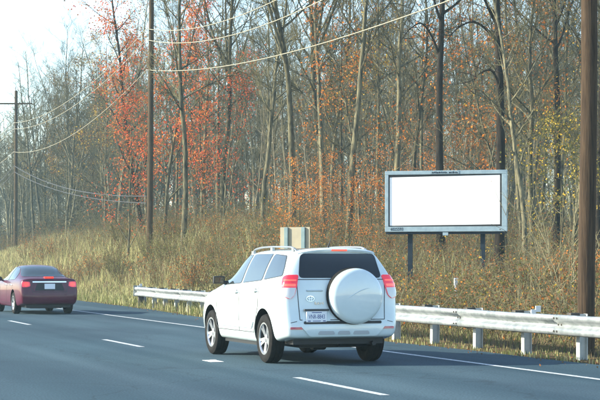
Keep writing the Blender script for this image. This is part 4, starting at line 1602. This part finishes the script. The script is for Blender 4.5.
# far wood that closes the view: one mass
rng = random.Random(5)
fw = MB()
for i in range(470):
    d = rng.uniform(135, 290)
    px = rng.uniform(-60, 660) if i < 330 else rng.uniform(-60, 150)
    x, y = spot(px, d)
    if x < 13 + 0.02 * y:
        continue
    z = gz(x, y)
    H = rng.uniform(12, 18) * (0.95 if px < 140 else 1.0)
    p = Vector((x, y, z))
    r = rng.uniform(0.09, 0.18)
    tp = grow_path(rng, p, Vector((0, 0, 1)), H, 5, 0.06, 0.05)
    fw.tube([tuple(q) for q in tp], [r * (1 - 0.85 * j / 5) for j in range(6)], 5, cap=False)
    for k in range(26):
        t = rng.uniform(0.2, 0.98)
        j = min(4, int(t * 5))
        q = tp[j].lerp(tp[j + 1], t * 5 - j)
        a = rng.uniform(0, 6.28)
        L = H * 0.24 * (1.15 - 0.7 * t)
        lp = grow_path(rng, q, Vector((math.cos(a), math.sin(a), rng.uniform(0.3, 1.2))).normalized(), L, 3, 0.2, 0.08)
        fw.tube([tuple(e) for e in lp], [0.035, 0.026, 0.018, 0.008], 3, cap=False)
        for w in (1, 2, 3):
            for _ in range(3):
                tq = grow_path(rng, lp[w], rvec(rng) + Vector((0, 0, 0.4)), L * 0.4, 1, 0.1, 0.05)
                fw.tube([tuple(e) for e in tq], [0.015, 0.006], 3, cap=False)
for i in range(1500):
    d = rng.uniform(118, 230)
    px = rng.uniform(-50, 240) if i < 1000 else rng.uniform(200, 650)
    x, y = spot(px, d)
    if x < 11 + 0.02 * y:
        continue
    p = Vector((x, y, gz(x, y) - 0.1))
    for k in range(7):
        lp = grow_path(rng, p + Vector((rng.uniform(-1, 1), rng.uniform(-1, 1), 0)), Vector((rng.uniform(-0.5, 0.5), rng.uniform(-0.5, 0.5), 1)).normalized(), rng.uniform(1.2, 3.6), 3, 0.2, 0.0)
        fw.tube([tuple(e) for e in lp], [0.03, 0.024, 0.018, 0.008], 3, cap=False)
        for w in (1, 2, 3):
            for _ in range(2):
                tq = grow_path(rng, lp[w], (rvec(rng) + Vector((0, 0, 0.3))).normalized(), 0.8, 1, 0.1, 0.0)
                fw.tube([tuple(e) for e in tq], [0.02, 0.008], 3, cap=False)
tag(fw.build('distant_woods', 'twig'), 'hazy grey mass of bare woods far behind the roadside trees', 'woods', kind='stuff')

# ------------------------------------------------------------------ shrubs, brush, grass
sh_pale = make_shrub(81, 3.1, 6, 0.42, 40, ('leaf_brown',), 'twig_pale', 0.05, 0.015)
sh_rust = make_shrub(82, 1.7, 14, 0.8, 420, ('leaf_rust', 'leaf_brown', 'leaf_rust', 'leaf_orange'), 'twig', 0.055)
sh_green = make_shrub(83, 1.8, 18, 0.9, 1100, ('leaf_olive', 'leaf_olive', 'leaf_brown'), 'twig', 0.055)
sh_brown = make_shrub(84, 1.5, 18, 0.8, 380, ('leaf_brown', 'leaf_rust', 'leaf_olive'), 'twig', 0.05, 0.009)
plant(sh_pale, 546, 31, 'tall pale bare shrub behind the guardrail, left of the nearest pole', None, 0.8, 0.3, 'shrub', 'pale_shrub')
plant(sh_pale, 569, 33, 'pale many-stemmed bare shrub touching the nearest pole\'s left side', None, 0.85, 2.2, 'shrub', 'pale_shrub')
plant(sh_pale, 530, 36, 'pale bare shrub right of the billboard\'s right post', None, 0.55, 4.0, 'shrub', 'pale_shrub')
plant(sh_green, 238, 52, 'dark olive bush on the bank left of the SUV roof', None, 1.0, 1.0, 'shrub', 'evergreen_bush')
plant(sh_green, 252, 54, 'dark olive bush between the sign back and the bank', None, 0.9, 3.0, 'shrub', 'evergreen_bush')
plant(sh_green, 225, 57, 'lower olive bush at the left end of the bank bushes', None, 0.75, 5.0, 'shrub', 'evergreen_bush')
rng = random.Random(31)
nb = 0
while nb < 170:
    d = rng.uniform(27, 75) if nb < 115 else rng.uniform(58, 112)
    px = rng.uniform(150, 625) if nb < 115 else rng.uniform(20, 260)
    x, y = spot(px, d)
    e = road_edge(y)
    if x < e + 1.6 or x > 13 or (d < 34 and px < 420) or (abs(px - 295) < 30 and d < 43) or (375 < px < 516 and d < 52 and rng.random() < 0.6):
        continue
    pr, lab, grp, nm = rng.choices(((sh_rust, 'rust-leaved shrub in the brush behind the guardrail', 'rusty shrubs in the brush', 'rusty_shrub'),
                                    (sh_brown, 'straggly brown shrub in the brush along the bank', 'straggly shrubs in the brush', 'straggly_shrub'),
                                    (sh_green, 'olive-leaved bush in the brush along the wood edge', 'olive bushes in the brush', 'olive_bush')), (0.42, 0.46, 0.12))[0]
    sc = rng.uniform(0.5, 0.95) * (0.6 if d < 38 else 1.0) * (0.62 if 370 < px < 520 and d < 52 else 1.0)
    zone = next(zn for lim, zn in ((215, 'on the bank above the guardrail end'), (270, 'left of the SUV roof'), (330, 'behind the SUV roof'), (390, 'left of the billboard posts'), (447, 'under the left half of the billboard'), (512, 'under the right half of the billboard'), (575, 'left of the nearest utility pole'), (999, 'around the nearest utility pole')) if px < lim)
    row = 'close behind the rail' if d < 42 else ('mid-bank' if d < 58 else 'at the wood edge')
    lab = {'rusty_shrub': 'rust-leaved shrub', 'straggly_shrub': 'straggly brown shrub', 'olive_bush': 'olive-leaved bush'}[nm] + ' ' + zone + ', ' + row
    plant(pr, px, d, lab, grp + ', ' + row + ' ' + zone, sc, rng.uniform(0, 6.28), 'shrub', nm)
    nb += 1


def blades(name, n, region, h, w, mats_, weights, label, cat, seed, dens=None, bend=0.35):
    rs = np.random.RandomState(seed)
    V, F, MI = [], [], []
    got = 0
    rng = random.Random(seed)
    while got < n:
        x, y = region(rng)
        if x is None:
            continue
        k = hash_noise(x * 0.6 + 3, y * 0.6)
        if dens and rng.random() > dens(x, y, k):
            continue
        z = gz(x, y)
        hh = h * rng.uniform(0.5, 1.3) * (1 + 0.35 * k)
        a = rng.uniform(0, 6.283)
        ww = w * rng.uniform(0.6, 1.4)
        bx_, by_ = math.cos(a + 1.9) * hh * bend * rng.random(), math.sin(a + 1.9) * hh * bend * rng.random()
        cx, cy = math.cos(a) * ww, math.sin(a) * ww
        i = len(V)
        V += [(x - cx, y - cy, z - 0.03), (x + cx, y + cy, z - 0.03), (x + bx_ * 0.4 + cx * 0.7, y + by_ * 0.4 + cy * 0.7, z + hh * 0.6), (x + bx_ * 0.4 - cx * 0.7, y + by_ * 0.4 - cy * 0.7, z + hh * 0.6), (x + bx_, y + by_, z + hh)]
        F += [(i, i + 1, i + 2, i + 3), (i + 3, i + 2, i + 4)]
        m = rng.choices(range(len(mats_)), [max(0.02, q) for q in weights(x, y, k)])[0]
        MI += [m, m]
        got += 1
    b = MB()
    b.v, b.f, b.m = V, F, MI
    return tag(b.build(name, list(mats_)), label, cat, kind='stuff')


def verge(lo, hi, y0, y1, pw=1.0):
    def f(rng):
        y = rng.uniform(y0, y1)
        x = road_edge(y) + lo + (hi - lo) * rng.random() ** pw
        return x, y
    return f


GM = ('grass_straw', 'grass_olive', 'grass_green', 'weed_brown')


def gw(x, y, k):
    e = x - road_edge(y)
    return (0.5 + 0.3 * k, 0.28 - 0.2 * k, 0.45 * max(0, 1 - e / 2.2), 0.22 + 0.1 * e / 6)


blades('bank_grass', 85000, verge(0.25, 9, 44, 125, 1.0), 0.30, 0.010, GM, gw, 'dry straw and olive grass covering the bank', 'grass', 1, None, 1.0)
blades('verge_grass', 26000, verge(0.75, 7, 16, 44, 1.0), 0.15, 0.006, GM, lambda x, y, k: (0.06, 0.35, 0.06, 0.55), 'dry grass along the verge behind the guardrail', 'grass', 2, None, 0.9)  # mostly olive and brown blades: shade behind the rail put into the colour
blades('road_edge_grass', 9000, verge(0.05, 0.8, 16, 110), 0.055, 0.006, GM, lambda x, y, k: (0.3, 0.2, 0.5, 0.1), 'low green grass at the edge of the asphalt', 'grass', 3)
blades('tall_weeds', 14000, verge(1.6, 9.5, 48, 118), 0.75, 0.008, GM, lambda x, y, k: (0.42, 0.16, 0.0, 0.45), 'tall dry weeds standing over the bank grass', 'weeds', 4, lambda x, y, k: 0.25 + 0.7 * k, 0.8)

# brush: thin stems with leaves under the wood edge
rng = random.Random(77)
sb, lb = MB(), MB()
got = 0
while got < 13500:
    d = rng.uniform(27, 100) if got < 10500 else rng.uniform(85, 175)
    px = rng.uniform(-10, 620) if got < 10500 else rng.uniform(-20, 210)
    x, y = spot(px, d)
    e = road_edge(y)
    if x < e + (1.3 if y < 45 else 4.6) or x > (22 if d < 90 else 30):
        continue
    z = gz(x, y)
    h = rng.uniform(0.5, 1.6) * (0.6 if d < 40 or (370 < px < 520 and d < 54) else 1.0) * (1 + 0.4 * hash_noise(x, y))
    lp = grow_path(rng, Vector((x, y, z - 0.05)), Vector((rng.uniform(-0.5, 0.5), rng.uniform(-0.5, 0.5), 1)).normalized(), h, 3, 0.22, 0.0)
    sb.tube([tuple(q) for q in lp], [0.008, 0.006, 0.005, 0.003], 3, int(got % 4 == 0), cap=False)
    for w in (1, 2, 3):
        tq = grow_path(rng, lp[w], (rvec(rng) + Vector((0, 0, 0.5))).normalized(), h * 0.3, 1, 0.1, 0)
        sb.tube([tuple(q) for q in tq], [0.004, 0.002], 3, int(got % 4 == 0), cap=False)
        for _ in range(3):
            leaf(lb, tq[-1] + rvec(rng) * 0.1, rng.uniform(0.04, 0.075), rng, rng.choices(range(5), (0.22, 0.40, 0.05, 0.05, 0.28))[0])
    got += 1
br = empty('brush', (0, 0, 0))
tag(br, 'tangled brush of thin stems and leaves along the wood edge', 'brush', kind='stuff')
sb.build('brush_stems', ['twig', 'twig_pale'], br)['kind'] = 'stuff'
lb.build('brush_leaves', ['leaf_rust', 'leaf_brown', 'leaf_orange', 'leaf_gold', 'leaf_olive'], br)['kind'] = 'stuff'

# fallen leaves on the wood floor
lit = MB()
for _ in range(26000):
    d = rng.uniform(36, 110)
    px = rng.uniform(-10, 615)
    x, y = spot(px, d)
    if x < road_edge(y) + 5 or x > 45:
        continue
    leaf(lit, Vector((x, y, gz(x, y) + rng.uniform(0.01, 0.08))), rng.uniform(0.07, 0.13), rng, rng.randrange(3))
for _ in range(1100):
    y = rng.uniform(16, 75)
    x = road_edge(y) + rng.gauss(0.25, 0.35)
    leaf(lit, Vector((x, y, gz(x, y) + 0.015)), rng.uniform(0.02, 0.05), rng, rng.choice((0, 2, 2)))
tag(lit.build('leaf_litter', ['leaf_rust', 'leaf_orange', 'leaf_brown']), 'fallen orange and brown leaves on the wood floor', 'leaf litter', kind='stuff')

# ------------------------------------------------------------------ haze
hb = MB()
hb.box(-60, 150, -25, 330, -1.2, 40)
hz = hb.build('haze', [])
hz['kind'] = 'stuff'
hm = bpy.data.materials.new('haze_air')
hm.use_nodes = True
n = hm.node_tree
n.nodes.clear()
ou = n.nodes.new('ShaderNodeOutputMaterial')
pv = n.nodes.new('ShaderNodeVolumePrincipled')
pv.inputs['Color'].default_value = (0.62, 0.90, 1.0, 1)
pv.inputs['Density'].default_value = 0.0006
pv.inputs['Anisotropy'].default_value = 0.2
n.links.new(pv.outputs[0], ou.inputs['Volume'])
hz.data.materials.append(hm)
